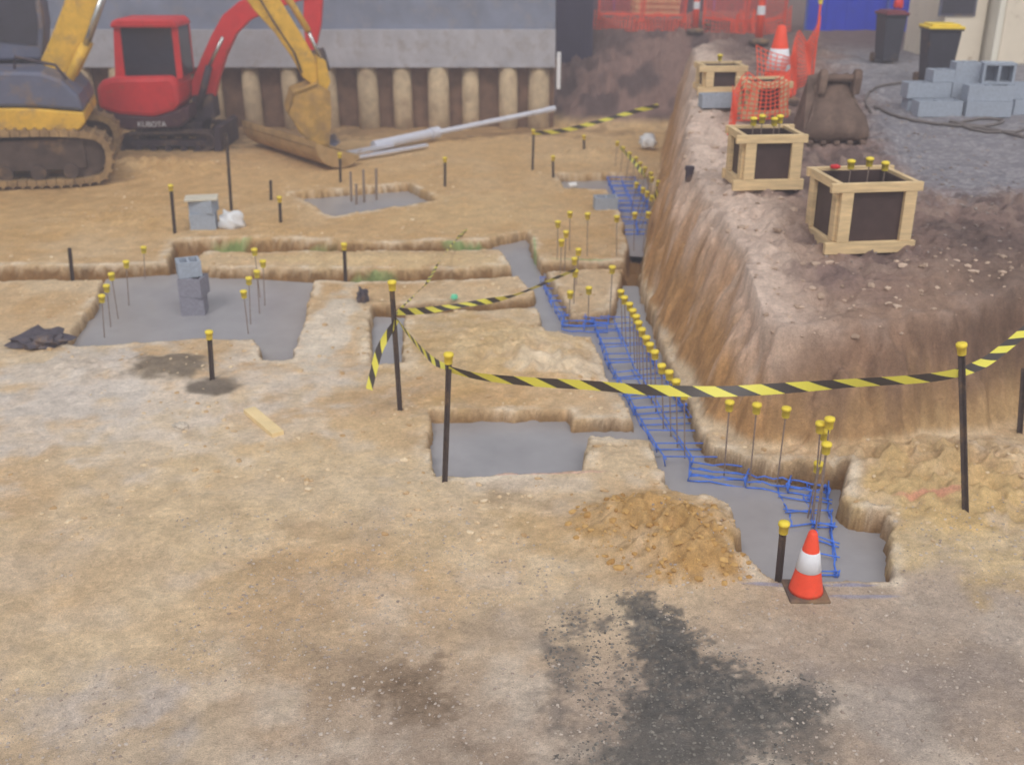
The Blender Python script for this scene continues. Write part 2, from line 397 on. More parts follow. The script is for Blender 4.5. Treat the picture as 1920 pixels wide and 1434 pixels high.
# ---------------------------------------------------------------- materials
Myel=mat('yellow_cap',(240,214,70),.5,0,20,.1)
Mblk=mat('black_steel',(74,64,62),.6,.1,20,.3,dirt=.35)
Mrust=mat('rusty_bar',(142,124,114),.7,.1,40,.3)
Mblue=mat('blue_mesh_coating',(76,126,228),.5,0,20,.25)
Mtim=mat('raw_pine',(218,190,146),.75,0,3,.22,.1,streak=(1,1,8))
Mply=mat('brown_formply',(74,58,56),.5,0,6,.25)
Mblkc=mat('grey_blockwork',(160,168,182),.9,0,30,.15,.4)
Mblkd=mat('grey_blockwork_dark',(138,136,148),.9,0,30,.2,.4)
Mor=mat('cone_orange',(248,84,56),.45,0,10,.1,dirt=.05)
Mwh=mat('white_band',(228,228,234),.5,0,10,.08)
Mrub=mat('dirty_rubber',(100,84,80),.85,0,12,.25,dirt=.5)
Mexy=mat('machine_yellow',(216,170,62),.55,.0,5,.2,dirt=.4)
Mexg=mat('machine_grey',(96,100,122),.5,.1,5,.15,dirt=.35)
Mred=mat('machine_red',(214,50,54),.45,0,5,.12,dirt=.08)
Mdk=mat('machine_charcoal',(66,56,66),.6,.05,6,.2,dirt=.25)
Mtrk=mat('muddy_track',(140,114,84),.95,0,8,.4,.5,dirt=.5,dirtcol=(176,144,100))
Mtrd=mat('muddy_frame',(80,66,60),.95,0,6,.4,.5,dirt=.25,dirtcol=(140,112,82))
Mgls=mat('cab_glass',(50,50,64),.15,0,3,.3,spec=.7)
Mchr=mat('chrome_rod',(190,190,190),.25,.8,6,.05)
Mcw=mat('wall_concrete',(174,172,180),.85,0,1.6,.2,.3,dirt=.35,dirtcol=(146,136,132))
Mcw2=mat('wall_concrete_dark',(130,136,156),.85,0,1.8,.2,.3,dirt=.3,dirtcol=(152,146,150))
Mpost=mat('wall_post_timber',(188,166,136),.85,0,4,.25,.3,dirt=.35,dirtcol=(148,120,96))
Msoil=mat('gap_soil',(122,94,76),.95,0,4,.4,.5)  # brown earth filling the gaps between the wall posts
Mpvc=mat('pipe_grey',(206,208,222),.4,0,6,.06,dirt=.05)
Mtarp=mat('black_plastic',(82,76,84),.5,0,10,.3,dirt=.2)
Mbag=mat('white_plastic',(225,225,228),.45,0,10,.1)
Mcream=mat('shed_cream',(230,216,196),.6,0,2,.06,dirt=.05)
Mbin=mat('bin_green_black',(60,60,70),.5,0,8,.15,dirt=.08)
Mbly=mat('bin_lid_yellow',(236,202,60),.45,0,8,.1)
Mblm=mat('bin_lid_maroon',(120,54,64),.45,0,8,.1)
Mhor=mat('hoarding_blue',(36,62,200),.6,0,3,.12)
Mnavy=mat('container_navy',(58,54,78),.6,0,3,.15)
Mnet=mat('safety_orange',(246,90,62),.6,0,8,.15)
Mbar=mat('barrier_orange',(240,96,74),.6,0,8,.15,dirt=.1)
Mhose=mat('hose_brown',(110,102,100),.6,0,8,.2)
Mlid=mat('pale_board',(206,198,182),.8,0,6,.12)

# ---------------------------------------------------------------- bars, pickets
def basis(d):
    d=d.normalized(); return d.to_track_quat('Z','Y').to_matrix()
CAP=[(.028,-.06),(.031,-.055),(.033,0),(.038,.0),(.04,.014),(.036,.026),(.016,.032)]
def capmesh(top,d,s=1.0,n=10):
    mb=MB(); mb.lathe(top,[(r*s,z*s) for r,z in CAP],n,basis(d)); return mb
def rebar(base,top,label,group=None,cap=True,r=.006,name='starter_bar'):
    t=thing(name,base,label,'reinforcing bar',group)
    b=MB().tube([base,top],r,6).build('bar',Mrust,t)
    if cap: capmesh(top,top-base,1.0).build('safety_cap',Myel,t,smooth=True)
    return t
def picket(base,top,label,cap=True,r=.026,group=None):
    t=thing('star_picket',base,label,'picket',group)
    M=basis(top-base); Ln=(top-base).length; mb=MB()
    base2=base-(top-base).normalized()*.05
    for k in range(3):
        a=2*math.pi*k/3+.5; u=M@Vector((math.cos(a),math.sin(a),0)); w=M@Vector((-math.sin(a),math.cos(a),0))*.0045; ax=M@Vector((0,0,Ln+.05))
        vs=[base2-w,base2+w,base2+w+u*r,base2-w+u*r]; mb.add(vs+[v+ax for v in vs],[(3,2,1,0),(4,5,6,7),(0,1,5,4),(1,2,6,5),(2,3,7,6),(3,0,4,7)])
    mb.build('post',Mblk,t)
    if cap: capmesh(top,top-base,1.0).build('safety_cap',Myel,t,smooth=True)
    return t
ORD=['first','second','third','fourth','fifth','sixth','seventh','eighth','ninth','tenth','eleventh','twelfth','thirteenth','fourteenth','fifteenth','sixteenth','seventeenth']
def row(lst,z,lab,grp,cap=True,r=.006,jit=1.5):
    for i,(cx,cy,bx,by) in enumerate(lst):
        b_=Pz(bx,by,z); j=random.uniform(-jit,jit) if cap else 0
        rebar(b_,at_y(cx+j,cy,b_.y),lab%ORD[i],grp,cap,r)
mid=[(1165,548),(1172,560),(1180,572),(1188,584),(1193,595),(1198,607),(1205,620),(1212,635),(1220,648),(1228,662),(1242,688),(1256,700),(1268,717),(1282,735)]
row([(x,y,x+2,y+92+(y-548)*.18) for x,y in mid],-.14,'%s capped bar from the far end of the close row along the bank foot','capped bars in a row along the bank foot')
bk=[(1160,268),(1170,278),(1180,288),(1190,297),(1200,307),(1210,316),(1218,326),(1225,335),(1232,342)]
row([(x,y,x-8,y+58) for x,y in bk],-.14,'%s capped bar from the far end of the slanting back trench row','capped bars in the back trench',jit=3)
row([(1195,345,1180,415),(1208,355,1188,425),(1216,362,1194,432),(1224,370,1198,440)],-.14,'%s bar from the far end of the short inner row in the back trench','capped inner bars in the back trench',jit=3)
row([(1367,757,1357,896),(1420,762,1405,910),(1474,769,1456,916)],-.14,'%s yellow capped bar from the left in front of the bank, under the tape','three capped bars below the tape')
row([(1538,797,1524,985),(1556,789,1534,992),(1546,811,1520,976),(1551,836,1528,1002),(1536,872,1514,972)],-.14,'%s bar of the leaning capped cluster standing behind the red traffic cone','capped bars behind the cone')
row([(1047,418,1045,488),(1068,400,1068,470),(1102,403,1101,480),(1157,408,1156,482),(1190,402,1188,470),(1216,401,1205,470)],0,'%s from the left of six capped bars across the middle cross trench','bars across the middle trench')
row([(1062,437,1058,520),(1052,453,1050,528),(1084,470,1080,550),(1078,487,1076,560),(1148,503,1143,600),(1104,542,1103,608),(1068,550,1066,612),(1078,510,1075,585)],-.1,'%s capped bar from the back in the loose cluster where two trenches meet','bars where the two trenches meet')
row([(270,466,272,525),(235,493,242,575),(210,516,222,600),(200,538,208,615),(190,557,196,635)],-.14,'%s capped bar from the back along the left side of the big pad','capped bars at left of the big pad')
row([(478,470,488,560),(493,492,497,575),(483,511,487,590),(466,524,470,610),(456,549,466,628)],-.14,'%s capped bar from the back along the right side of the big pad','capped bars at right of the big pad')
row([(657,322,659,378),(681,318,683,380),(705,316,706,375),(668,345,668,384)],-.14,'%s uncapped rusty bar standing in the far concrete pad','rusty bars in the far pad',False,.02)

PK=[((735,532),(751,772),'black picket with yellow cap where the tapes meet, left of centre',True),
((841,668),(833,905),'black capped picket at left end of the nearest hazard tape, by centre pit',True),
((1803,650),(1811,972),'tall black capped picket at right holding the sagging tape',True),
((1470,985),(1462,1083),'short dark capped picket just left of the red cone',True),
((392,625),(398,715),'short capped picket below the big left concrete pad',True),
((645,460),(647,525),'capped picket between the two long shallow trenches',True),
((320,350),(328,440),'capped picket left of the small block pile',True),
((424,250),(434,398),'tall thin uncapped dark picket behind the white bag',False),
((524,372),(526,420),'small capped picket right of the white bag',True),
((507,338),(508,375),'small bare picket left of the far concrete pad',False),
((834,298),(834,350),'small capped picket right of the far concrete pad',True),
((637,290),(638,340),'capped picket in front of the wide mud bucket',True),
((1000,246),(998,320),'dark picket at left end of the farthest hazard tape',True),
((1095,256),(1096,292),'short far picket under the farthest tape',True),
((1037,295),(1038,335),'short capped picket at the corner of the back trench',True),
((130,465),(132,505),'small bare picket at the far left shallow trench',False),
((1921,690),(1912,812),'leaning dark picket at the right edge on the bank foot',False)]
PB=[]
for tp,bp,lb,cp in PK:
    b_=G(*bp) if bp[0]>1900 else Pz(*bp); t_=at_y(*tp,b_.y); b_.z=min(b_.z,gz(b_.x,b_.y)); PB.append((b_,t_)); picket(b_,t_,lb,cp)

# ---------------------------------------------------------------- hazard tape
mt=bpy.data.materials.new('hazard_tape'); mt.use_nodes=True; N=mt.node_tree.nodes; L=mt.node_tree.links
uv=N.new('ShaderNodeUVMap'); sp=N.new('ShaderNodeSeparateXYZ'); L.new(uv.outputs['UV'],sp.inputs['Vector'])
m1=N.new('ShaderNodeMath'); m1.operation='MULTIPLY_ADD'; L.new(sp.outputs['Y'],m1.inputs[0]); m1.inputs[1].default_value=.5; L.new(sp.outputs['X'],m1.inputs[2])
m2=N.new('ShaderNodeMath'); m2.operation='FRACT'; L.new(m1.outputs[0],m2.inputs[0])
m3=N.new('ShaderNodeMath'); m3.operation='GREATER_THAN'; L.new(m2.outputs[0],m3.inputs[0]); m3.inputs[1].default_value=.5
mx=N.new('ShaderNodeMixRGB'); mx.inputs['Color1'].default_value=(*C3(226,216,84),1); mx.inputs['Color2'].default_value=(*C3(66,58,54),1)
L.new(m3.outputs[0],mx.inputs['Fac']); L.new(mx.outputs['Color'],N['Principled BSDF'].inputs['Base Color']); N['Principled BSDF'].inputs['Roughness'].default_value=.45
def tape(pts,Ys,w,period,label,twist=.5,seed=0):
    P=[]; n=len(pts)
    tot=[0]
    for i in range(1,n): tot.append(tot[-1]+math.dist(pts[i],pts[i-1]))
    ctrl=[at_y(px,py,Ys[0]+(Ys[1]-Ys[0])*tot[i]/tot[-1]) for i,(px,py) in enumerate(pts)]
    C=[2*ctrl[0]-ctrl[1]]+ctrl+[2*ctrl[-1]-ctrl[-2]]
    for i in range(1,len(C)-2):
        for k in range(12):
            t=k/12; a,b_,c_,d=C[i-1],C[i],C[i+1],C[i+2]
            P.append(.5*((2*b_)+(c_-a)*t+(2*a-5*b_+4*c_-d)*t*t+(-a+3*b_-3*c_+d)*t**3))
    P.append(ctrl[-1])
    vs=[];us=[];l=0
    for i,p_ in enumerate(P):
        if i: l+=(P[i]-P[i-1]).length
        d=(P[min(i+1,len(P)-1)]-P[max(i-1,0)]).normalized()
        up=Vector((0,0,1))-d*d.z; 
        if up.length<.3: up=Vector((1,0,0))-d*d.x
        up.normalize(); sd=d.cross(up)
        a=math.sin(l*1.9+seed)*twist+math.sin(l*4.3+seed*2)*twist*.4
        q=(up*math.cos(a)+sd*math.sin(a))*w/2
        vs+=[p_-q,p_+q]; us.append(l/period)
    me=bpy.data.meshes.new('hazard_tape'); o0=vs[0].copy()
    fs=[(2*i,2*i+2,2*i+3,2*i+1) for i in range(len(P)-1)]
    me.from_pydata([v-o0 for v in vs],[],fs); u=me.uv_layers.new(name='UVMap')
    for pl in me.polygons:
        for li in pl.loop_indices:
            vi=me.loops[li].vertex_index; u.data[li].uv=(us[vi//2],vi%2)
    me.materials.append(mt); o=bpy.data.objects.new('hazard_tape',me); COL.objects.link(o); o.location=o0
    tag(o,label,'tape')
Yp=[b_.y for b_,_ in PB]
tape([(841,692),(900,706),(1000,716),(1100,722),(1220,731),(1350,734),(1480,727),(1600,718),(1700,712),(1760,706),(1805,697)],(Yp[1],Yp[2]),.08,.33,'black and yellow hazard tape sagging across the front from centre to right picket',.45,1)
tape([(1805,697),(1845,680),(1880,655),(1920,622),(1990,560)],(Yp[2],7.6),.07,.24,'black and yellow tape rising from the right picket out of frame',.9,4)
tape([(742,595),(760,620),(790,655),(815,678),(841,690)],(Yp[0],Yp[1]),.05,.22,'short taut hazard tape joining the two centre pickets',.8,2)
tape([(746,585),(800,582),(880,570),(950,558),(1000,540),(1045,520),(1080,506)],(Yp[0],11.4),.06,.3,'hazard tape running from the left tape picket to the trench bars',.8,3)
tape([(744,600),(728,625),(712,655),(702,690),(692,730)],(Yp[0],8.6),.065,.22,'loose tail of hazard tape dangling from the picket',.9,6)
tape([(742,590),(775,555),(800,530),(825,490),(850,455),(880,425)],(Yp[0],15.3),.035,.3,'thin twisted hazard tape leading back over the shallow trenches',1.4,5)
tape([(1000,250),(1050,246),(1110,232),(1180,212),(1235,198)],(Yp[12],17.5),.075,.4,'farthest hazard tape rising from the back picket to the bank',.5,8)
tape([(1162,276),(1185,300),(1208,328),(1232,352),(1226,374)],(17.9,14.6),.06,.3,'hazard tape drooping between the capped bars of the back trench',1.0,9)

# ---------------------------------------------------------------- trench mesh cages
def ladder(pts,w,sp,label,z=-.125,bars=3,cage=.06,rr=.0065):
    P=[Pz(x,y,z) for x,y in pts]; mb=MB(); n=len(P)
    S_=[]
    for i,p_ in enumerate(P):
        d=(P[min(i+1,n-1)]-P[max(i-1,0)]).normalized(); S_.append(Vector((d.y,-d.x,0)))
    lv=[0,cage] if cage else [0]
    for zz in lv:
        up=Vector((0,0,zz))
        for k in range(bars):
            f=(k/(bars-1)-.5)*w
            for i in range(n-1):
                m_=5; a=P[i]+S_[i]*f; c_=P[i+1]+S_[i+1]*f
                mb.tube([a.lerp(c_,q/m_)+up+Vector((random.uniform(-.012,.012),random.uniform(-.012,.012),random.uniform(-.02,.006))) for q in range(m_+1)],rr,6)
    for i in range(n-1):
        Ln=(P[i+1]-P[i]).length; m_=max(1,int(Ln/sp))
        for k in range(m_+1):
            t=k/m_; c_=P[i].lerp(P[i+1],t); s_=S_[i].lerp(S_[i+1],t); j=random.uniform(-.05,.05)
            for zz in (lv if k%2 else lv[-1:]): mb.tube([c_-s_*(w/2+.03)+Vector((0,j,.01+zz)),c_+s_*(w/2+.03)+Vector((0,-j,.01+zz))],rr*.9,5)
            if cage:
                for e in(-1,1): mb.tube([c_+s_*e*(w/2+.012),c_+s_*e*(w/2+.012)+Vector((j*.5,0,cage+.03))],rr*.9,5)
    o=mb.build('trench_mesh',Mblue,None,P[0],smooth=True); tag(o,label,'reinforcing mesh')
ladder([(1150,605),(1185,690),(1237,775),(1300,870)],.46,.22,'blue mesh cage running down the long trench beside the bank')
ladder([(1292,888),(1400,900),(1480,911),(1552,922)],.22,.26,'blue mesh cage across the trench in front of the bank')
ladder([(1532,918),(1543,990),(1550,1080)],.12,.2,'narrow blue mesh strip in the near trench beside the red cone',cage=.03,bars=2)
ladder([(1480,915),(1500,960),(1508,985)],.18,.14,'short blue mesh piece behind the leaning capped bars',cage=0,bars=2)
ladder([(1040,530),(1062,575),(1085,612)],.32,.22,'short blue mesh cage at the end of the diagonal concrete strip')
ladder([(1165,340),(1185,385),(1196,440)],.46,.34,'blue mesh cage in the back trench below the bank',rr=.0095)
ladder([(1055,609),(1140,613)],.28,.24,'short cross piece of blue mesh linking two trenches',z=-.1)

# ---------------------------------------------------------------- traffic cones
def cone(base,h,label,M_=None):
    t=thing('traffic_cone',base,label,'traffic cone'); s=h/.48
    mb=MB(); mb.box(base+Vector((0,0,.014*s)),(.27*s,.27*s,.028*s)); mb.build('base',Mrub,t,bevel=.01*s)
    mb=MB(); mb.lathe(base,[(.115*s,.028*s),(.11*s,.05*s),(.082*s,.19*s),(.056*s,.34*s),(.03*s,.465*s),(.022*s,.48*s),(.012*s,.478*s)],24)
    mb.build('body',Mor,t,smooth=True)
    MB().lathe(base,[(.081*s,.194*s),(.085*s,.196*s),(.06*s,.334*s),(.056*s,.336*s)],24).build('reflective_band',Mwh,t,smooth=True)
cone(Pz(1510,1112),.47,'small red traffic cone with white band at the near end of the trench')

# ---------------------------------------------------------------- formwork boxes
def formbox(c,w,d,h,rz,lab,bars=[],word=''):
    t=thing('formwork_box',c,lab,'formwork box'); M=Matrix.Rotation(rz,3,'Z')
    def bx(mb,o,sz): mb.box(c+M@Vector(o),sz,M)
    f=MB(); 
    for sx,sy,a,b_ in((0,-1,w,.018),(0,1,w,.018),(-1,0,.018,d-.04),(1,0,.018,d-.04)):
        bx(f,(sx*(w/2-.01),sy*(d/2-.01),h/2),(a,b_,h-.06))
    f.build('plywood_lining',Mply,t)
    tr=MB(); bo=MB()
    for mb,z,hh in((tr,h-.04,.085),(bo,.075,.11)):
        for s in(-1,1):
            bx(mb,(.03*s,s*(d/2+.027),z),(w+.2,.052,hh)); bx(mb,(s*(w/2+.027),0,z),(.052,d+.001,hh-.004))
    tr.build('top_rail',Mtim,t,bevel=.004); bo.build('bottom_rail',Mtim,t,bevel=.004)
    for sx in(-1,1):
        for sy in(-1,1):
            mb=MB(); bx(mb,(sx*(w/2-.035),sy*(d/2+.025),h/2+.025),(.115,.046,h-.215)); mb.build('upright',Mtim,t,bevel=.004)
            mb=MB(); bx(mb,(sx*(w/2+.025),sy*(d/2-.06),h/2+.025),(.046,.11,h-.215)); mb.build('upright',Mtim,t,bevel=.004)
    for j,(dx,dy) in enumerate(bars):
        b_=c+Vector((dx,dy,.02)); rebar(b_,b_+Vector((0,0,h+.07+.02*(j%2))),'%s yellow capped bar from the left in the %s formwork box'%(ORD[j],word),'bars in formwork boxes')
    return t
def place(px_l,px_r,py_b):
    g=G((px_l+px_r)/2,py_b); ppm=F/(g.y*CP+(H-g.z)*SP); return g,(px_r-px_l)/ppm
g1,w1=place(1542,1712,472); B1=g1+Vector((0,w1/2-.03,-.04))
g2,w2=place(1376,1504,356); B2=g2+Vector((0,w2/2-.03,-.04))
g3,w3=place(1392,1480,224); B3=g3+Vector((0,w3/2,-.02))
g4,w4=place(1312,1398,182); B4=g4+Vector((0,w4/2,-.02))
for B in (B1,B2,B3,B4): B.z=max(B.z,gz(B.x,B.y)-.08)
def hgt(g,py_top): return at_y(960,py_top,g.y).z-g.z
h1_,h2_,h3_,h4_=hgt(g1,336),hgt(g2,247),hgt(g3,152),hgt(g4,122)
formbox(B1,w1-.17,w1-.17,h1_,R(7),'nearest timber formwork box on the bank, open top with yellow capped bars',[(-.1,.1),(.08,.12),(.2,.02)],'nearest')
formbox(B2,w2-.16,w2-.16,h2_,R(5),'second timber formwork box with dark ply sides and four bars on the bank',[(-.12,.1),(-.02,.14),(.1,.08),(.17,.13)],'second')
formbox(B3,w3-.15,w3-.15,h3_,R(6),'formwork box half covered by orange netting')
formbox(B4,w4-.15,w4-.15,h4_,R(4),'farthest formwork box with dark ply front',[(0,.1)],'farthest')
mb=MB().lathe(B1+Vector((-.2,.26,h1_)),[(.03,0),(.05,.01),(.05,.03),(.02,.04)],10); o=mb.build('red_marker',Mred,None,B1+Vector((-.2,.26,h1_))); tag(o,'red plastic marker lying on rim of nearest formwork box','marker')
cb=B3+Vector((.12,.75,0)); cb.z=gz(cb.x,cb.y); ct_=at_y(1466,48,cb.y); cone(Vector((ct_.x,cb.y,cb.z)),ct_.z-cb.z,'tall orange cone standing behind the net-covered formwork box')

# ---------------------------------------------------------------- concrete blocks
def block(c,rz,lab,sz=(.4,.2,.2),grp='loose grey concrete blocks',tilt=None,m_=None):
    M=Matrix.Rotation(rz,3,'Z')
    if tilt: M=M@Matrix.Rotation(tilt,3,'X')
    l,w,h=sz; k=.032; mb=MB()
    cc=c+Vector((0,0,h/2))
    def bx(o,s): mb.box(cc+M@Vector(o),s,M)
    for s in(-1,1): bx((0,s*(w/2-k/2),0),(l,k,h))
    for s in(-1,0,1): bx((s*(l/2-k/2),0,0),(k,w-2*k,h-.003))
    bx((0,0,-h/2+.03),(l-2*k-.002,w-2*k-.002,.012))
    o=mb.build('concrete_block',m_ or Mblkc,None,c); tag(o,lab,'concrete block',grp); return o
q=Pz(361,592,-.13)+Vector((0,.12,0)); bs=(.27,.26,.22)
block(q,.1,'bottom block of the stack standing in the left concrete pad',bs,'blocks in the left pad',m_=Mblkd)
block(q+Vector((.02,0,.222)),-.12,'middle block of the stack standing in the left concrete pad',(.27,.26,.22),'blocks in the left pad',m_=Mblkd)
block(q+Vector((-.03,.05,.444)),.4,'top turned block of the stack standing in the left concrete pad',(.26,.26,.18),'blocks in the left pad')
q=Pz(380,434); q.y+=.12
block(q,.15,'lower grey block beside the white bag',(.36,.3,.26),'blocks by the white bag')
block(q+Vector((.02,0,.262)),-.1,'upper grey block beside the white bag',(.34,.28,.18),'blocks by the white bag')
o=MB().box(q+Vector((.0,0,.46)),(.46,.32,.03),Matrix.Rotation(.2,3,'Z')).build('board_offcut',Mlid,None,q+Vector((0,0,.46)),bevel=.006); tag(o,'small pale board lying on the two grey blocks at left','board')
q=Pz(1135,392); block(q,.05,'single grey block at the edge of the back trench',(.36,.24,.2),'blocks by the back trench')
q=G(1345,204); block(q,.1,'blue grey block at the foot of the farthest formwork box',(.5,.22,.18),'blocks near far box')
q0=G(1762,221); ppm=F/(q0.y*CP+(H-q0.z)*SP); U=(84/ppm,.25,.205)
def bp(px,dy,l,rz,lab,sz=None,tilt=None):
    sz=sz or U; x=q0.x+(px-1762)/ppm
    block(Vector((x,q0.y+.12+dy,q0.z+l*.207)),rz,lab,sz,'pale grey blocks piled on the upper gravel',tilt)
bp(1760,0,0,.05,'bottom left front block of the pile near the bins')
bp(1850,-.04,0,-.03,'bottom right front block of the pile near the bins')
bp(1756,.32,0,0,'bottom left rear block of the pile near the bins'); bp(1846,.34,0,0,'bottom right rear block of the pile near the bins')
bp(1750,.3,1,.06,'second layer left rear block of the pile'); bp(1851,.0,1,-.02,'second layer right front block of the pile'); bp(1838,.34,1,0,'second layer right rear block of the pile')
bp(1778,.36,2,.1,'top left block of the pile near the bins',(.34,.25,.16)); bp(1822,.36,2,-.04,'top middle block of the pile near the bins',(.34,.25,.26)); 
bp(1874,.2,2,-.15,'top right block of the pile turned to show its hollow cores',(.42,.28,.26),R(90))
bp(1945,.2,0,.2,'lone block right of the pile at the photo edge'); bp(1943,.22,1,.1,'block resting on the lone block at the photo edge')

# ---------------------------------------------------------------- loose things on the floor
a,b_=Pz(468,774),Pz(522,820); mb=MB().beam(a+Vector((0,0,.03)),b_+Vector((0,0,.03)),.11,.045); o=mb.build('timber_plank',mat('plank_pale',(234,208,158),.7,0,3,.15),None,a,bevel=.004); tag(o,'short raw timber plank lying on the sand','plank')
def lump(name,c,r,m_,lab,cat,seed=0,amp=.35,smooth=False,sub=3):
    bm=bmesh.new(); bmesh.ops.create_icosphere(bm,subdivisions=sub,radius=1)
    for v in bm.verts:
        n=v.co.normalized(); k=1+amp*(math.sin(n.x*5+seed)*math.cos(n.y*4.3+seed*2)+.6*math.sin(n.z*9+n.x*7+seed*3)+.4*math.sin(n.y*13+seed))
        v.co=Vector((n.x*r[0],n.y*r[1],max(n.z,-.5)*r[2]))*k
    me=bpy.data.meshes.new(name); bm.to_mesh(me); bm.free(); me.materials.append(m_)
    o=bpy.data.objects.new(name,me); COL.objects.link(o); o.location=c
    for pl in me.polygons: pl.use_smooth=smooth
    tag(o,lab,cat)
lump('plastic_bag',Pz(432,434)+Vector((0,.1,.1)),(.17,.15,.17),Mbag,'crumpled white plastic bag beside the grey blocks','bag',1,.25,True)
lump('black_tarpaulin',Pz(70,652)+Vector((0,.1,.05)),(.26,.2,.1),Mtarp,'crumpled black plastic sheet at the left end of the big pad','plastic sheet',2.6,.28)
lump('plastic_scrap',Pz(680,566)+Vector((0,0,.06)),(.06,.06,.11),Mtarp,'small black scrap standing on the ledge above the narrow pit','scrap',3)
lump('white_cloth',Pz(1214,282)+Vector((0,0,.16)),(.16,.16,.16),Mbag,'white bundle of cloth by the bars of the back trench','cloth',5,.25,True)
lump('clay_clod',Pz(340,803)+Vector((0,0,.02)),(.06,.05,.03),mat('clod_pale',(196,184,170),.9),'pale clod on the sand left of the plank','clod',6)
lump('green_marker_flag',Pz(852,562)+Vector((0,0,.03)),(.04,.03,.04),mat('flag_green',(120,220,180),.6),'tiny green plastic marker on the ledge','marker',7,.2)
mb=MB().tube([Pz(1066,353)+Vector((0,0,.04)),Pz(1080,352)+Vector((0,0,.05))],.05,10); o=mb.build('plastic_bottle',Mbag,None,Pz(1066,353)); tag(o,'white plastic bottle at the back trench corner','bottle')
q=G(1292,332); mb=MB().lathe(q,[(.045,-.05),(.045,.08),(.055,.08),(.055,.12),(.04,.12)],14); o=mb.build('pipe_stub',Mdk,None,q,smooth=False); tag(o,'short dark pipe stub on the bank edge','pipe stub')
def pipe(a,b_,r,lab,name='plastic_pipe'):
    mb=MB(); d=(b_-a).normalized(); mb.tube([a,b_],r,14); mb.tube([b_-d*.22,b_],r*1.18,14)
    o=mb.build(name,Mpvc,None,a,smooth=False); tag(o,lab,'pipe')
a=Pz(700,274,.1); b1=Pz(822,248,.16); pipe(a,b1,.1,'thick pale grey pipe lying behind the far pad')
pipe(Pz(815,250,.16),at_y(1040,204,23.4),.055,'long thin pale pipe with its end propped on the retaining wall')
mb=MB().beam(Pz(640,300,.06),Pz(800,272,.06),.12,.04); o=mb.build('steel_channel',Mpvc,None,Pz(640,300)); tag(o,'flat grey channel length lying below the pipes','channel')
mb=MB().beam(Pz(625,292,.08),Pz(735,272,.08),.12,.06); o=mb.build('steel_channel',Mpvc,None,Pz(625,292)); tag(o,'shorter grey channel lying behind the longer one','channel')

# ---------------------------------------------------------------- retaining wall
WY=23.5
wl=thing('retaining_wall',(-5,WY,0),'long concrete retaining wall on timber posts behind the excavators','wall')
def wx(px,y=WY): return at_y(px,180,y).x
x0=-16; x1=wx(1040)
def zat(py,y=WY): return at_y(960,py,y).z
zA,zB=zat(127),zat(56)
MB().box(((x0+x1)/2,WY+.2,(zA+zB)/2),(x1-x0,.4,zB-zA)).build('lower_panel',Mcw,wl,bevel=.01)
MB().box(((x0+x1)/2-.003,WY+.28,zB+.85),(x1-x0,.4,1.7)).build('upper_panel',Mcw2,wl,bevel=.01)
MB().box(((x0+x1)/2,WY+.09,zA+.03),(x1-x0+.004,.22,.06)).build('ledge',Mcw,wl)
MB().box(((x0+x1)/2,WY+.45,zA/2-.1),(x1-x0,.3,zA+.2)).build('soil_backing',Msoil,wl)
for px in [-130,-60,10,80,150,220,285,340,393,467,542,608,686,755,820,885,950,1010]:
    x=wx(px+random.uniform(-4,4)); w=.21+random.uniform(-.025,.03)
    mb=MB().lathe((x,WY+.22+random.uniform(-.03,.03),-.25),[(w*1.04,0),(w,.5),(w*.97,zA+.24)],14,Matrix.Rotation(random.uniform(-.02,.02),3,'Y')); mb.build('post',Mpost,wl,smooth=True)
a=at_y(1047,165,WY-.3); o=MB().box(a+Vector((0,0,.35)),(.08,.05,.75)).build('white_stake',Mwh,None,a,bevel=.005); tag(o,'white upright stake at the right end of the retaining wall','stake')

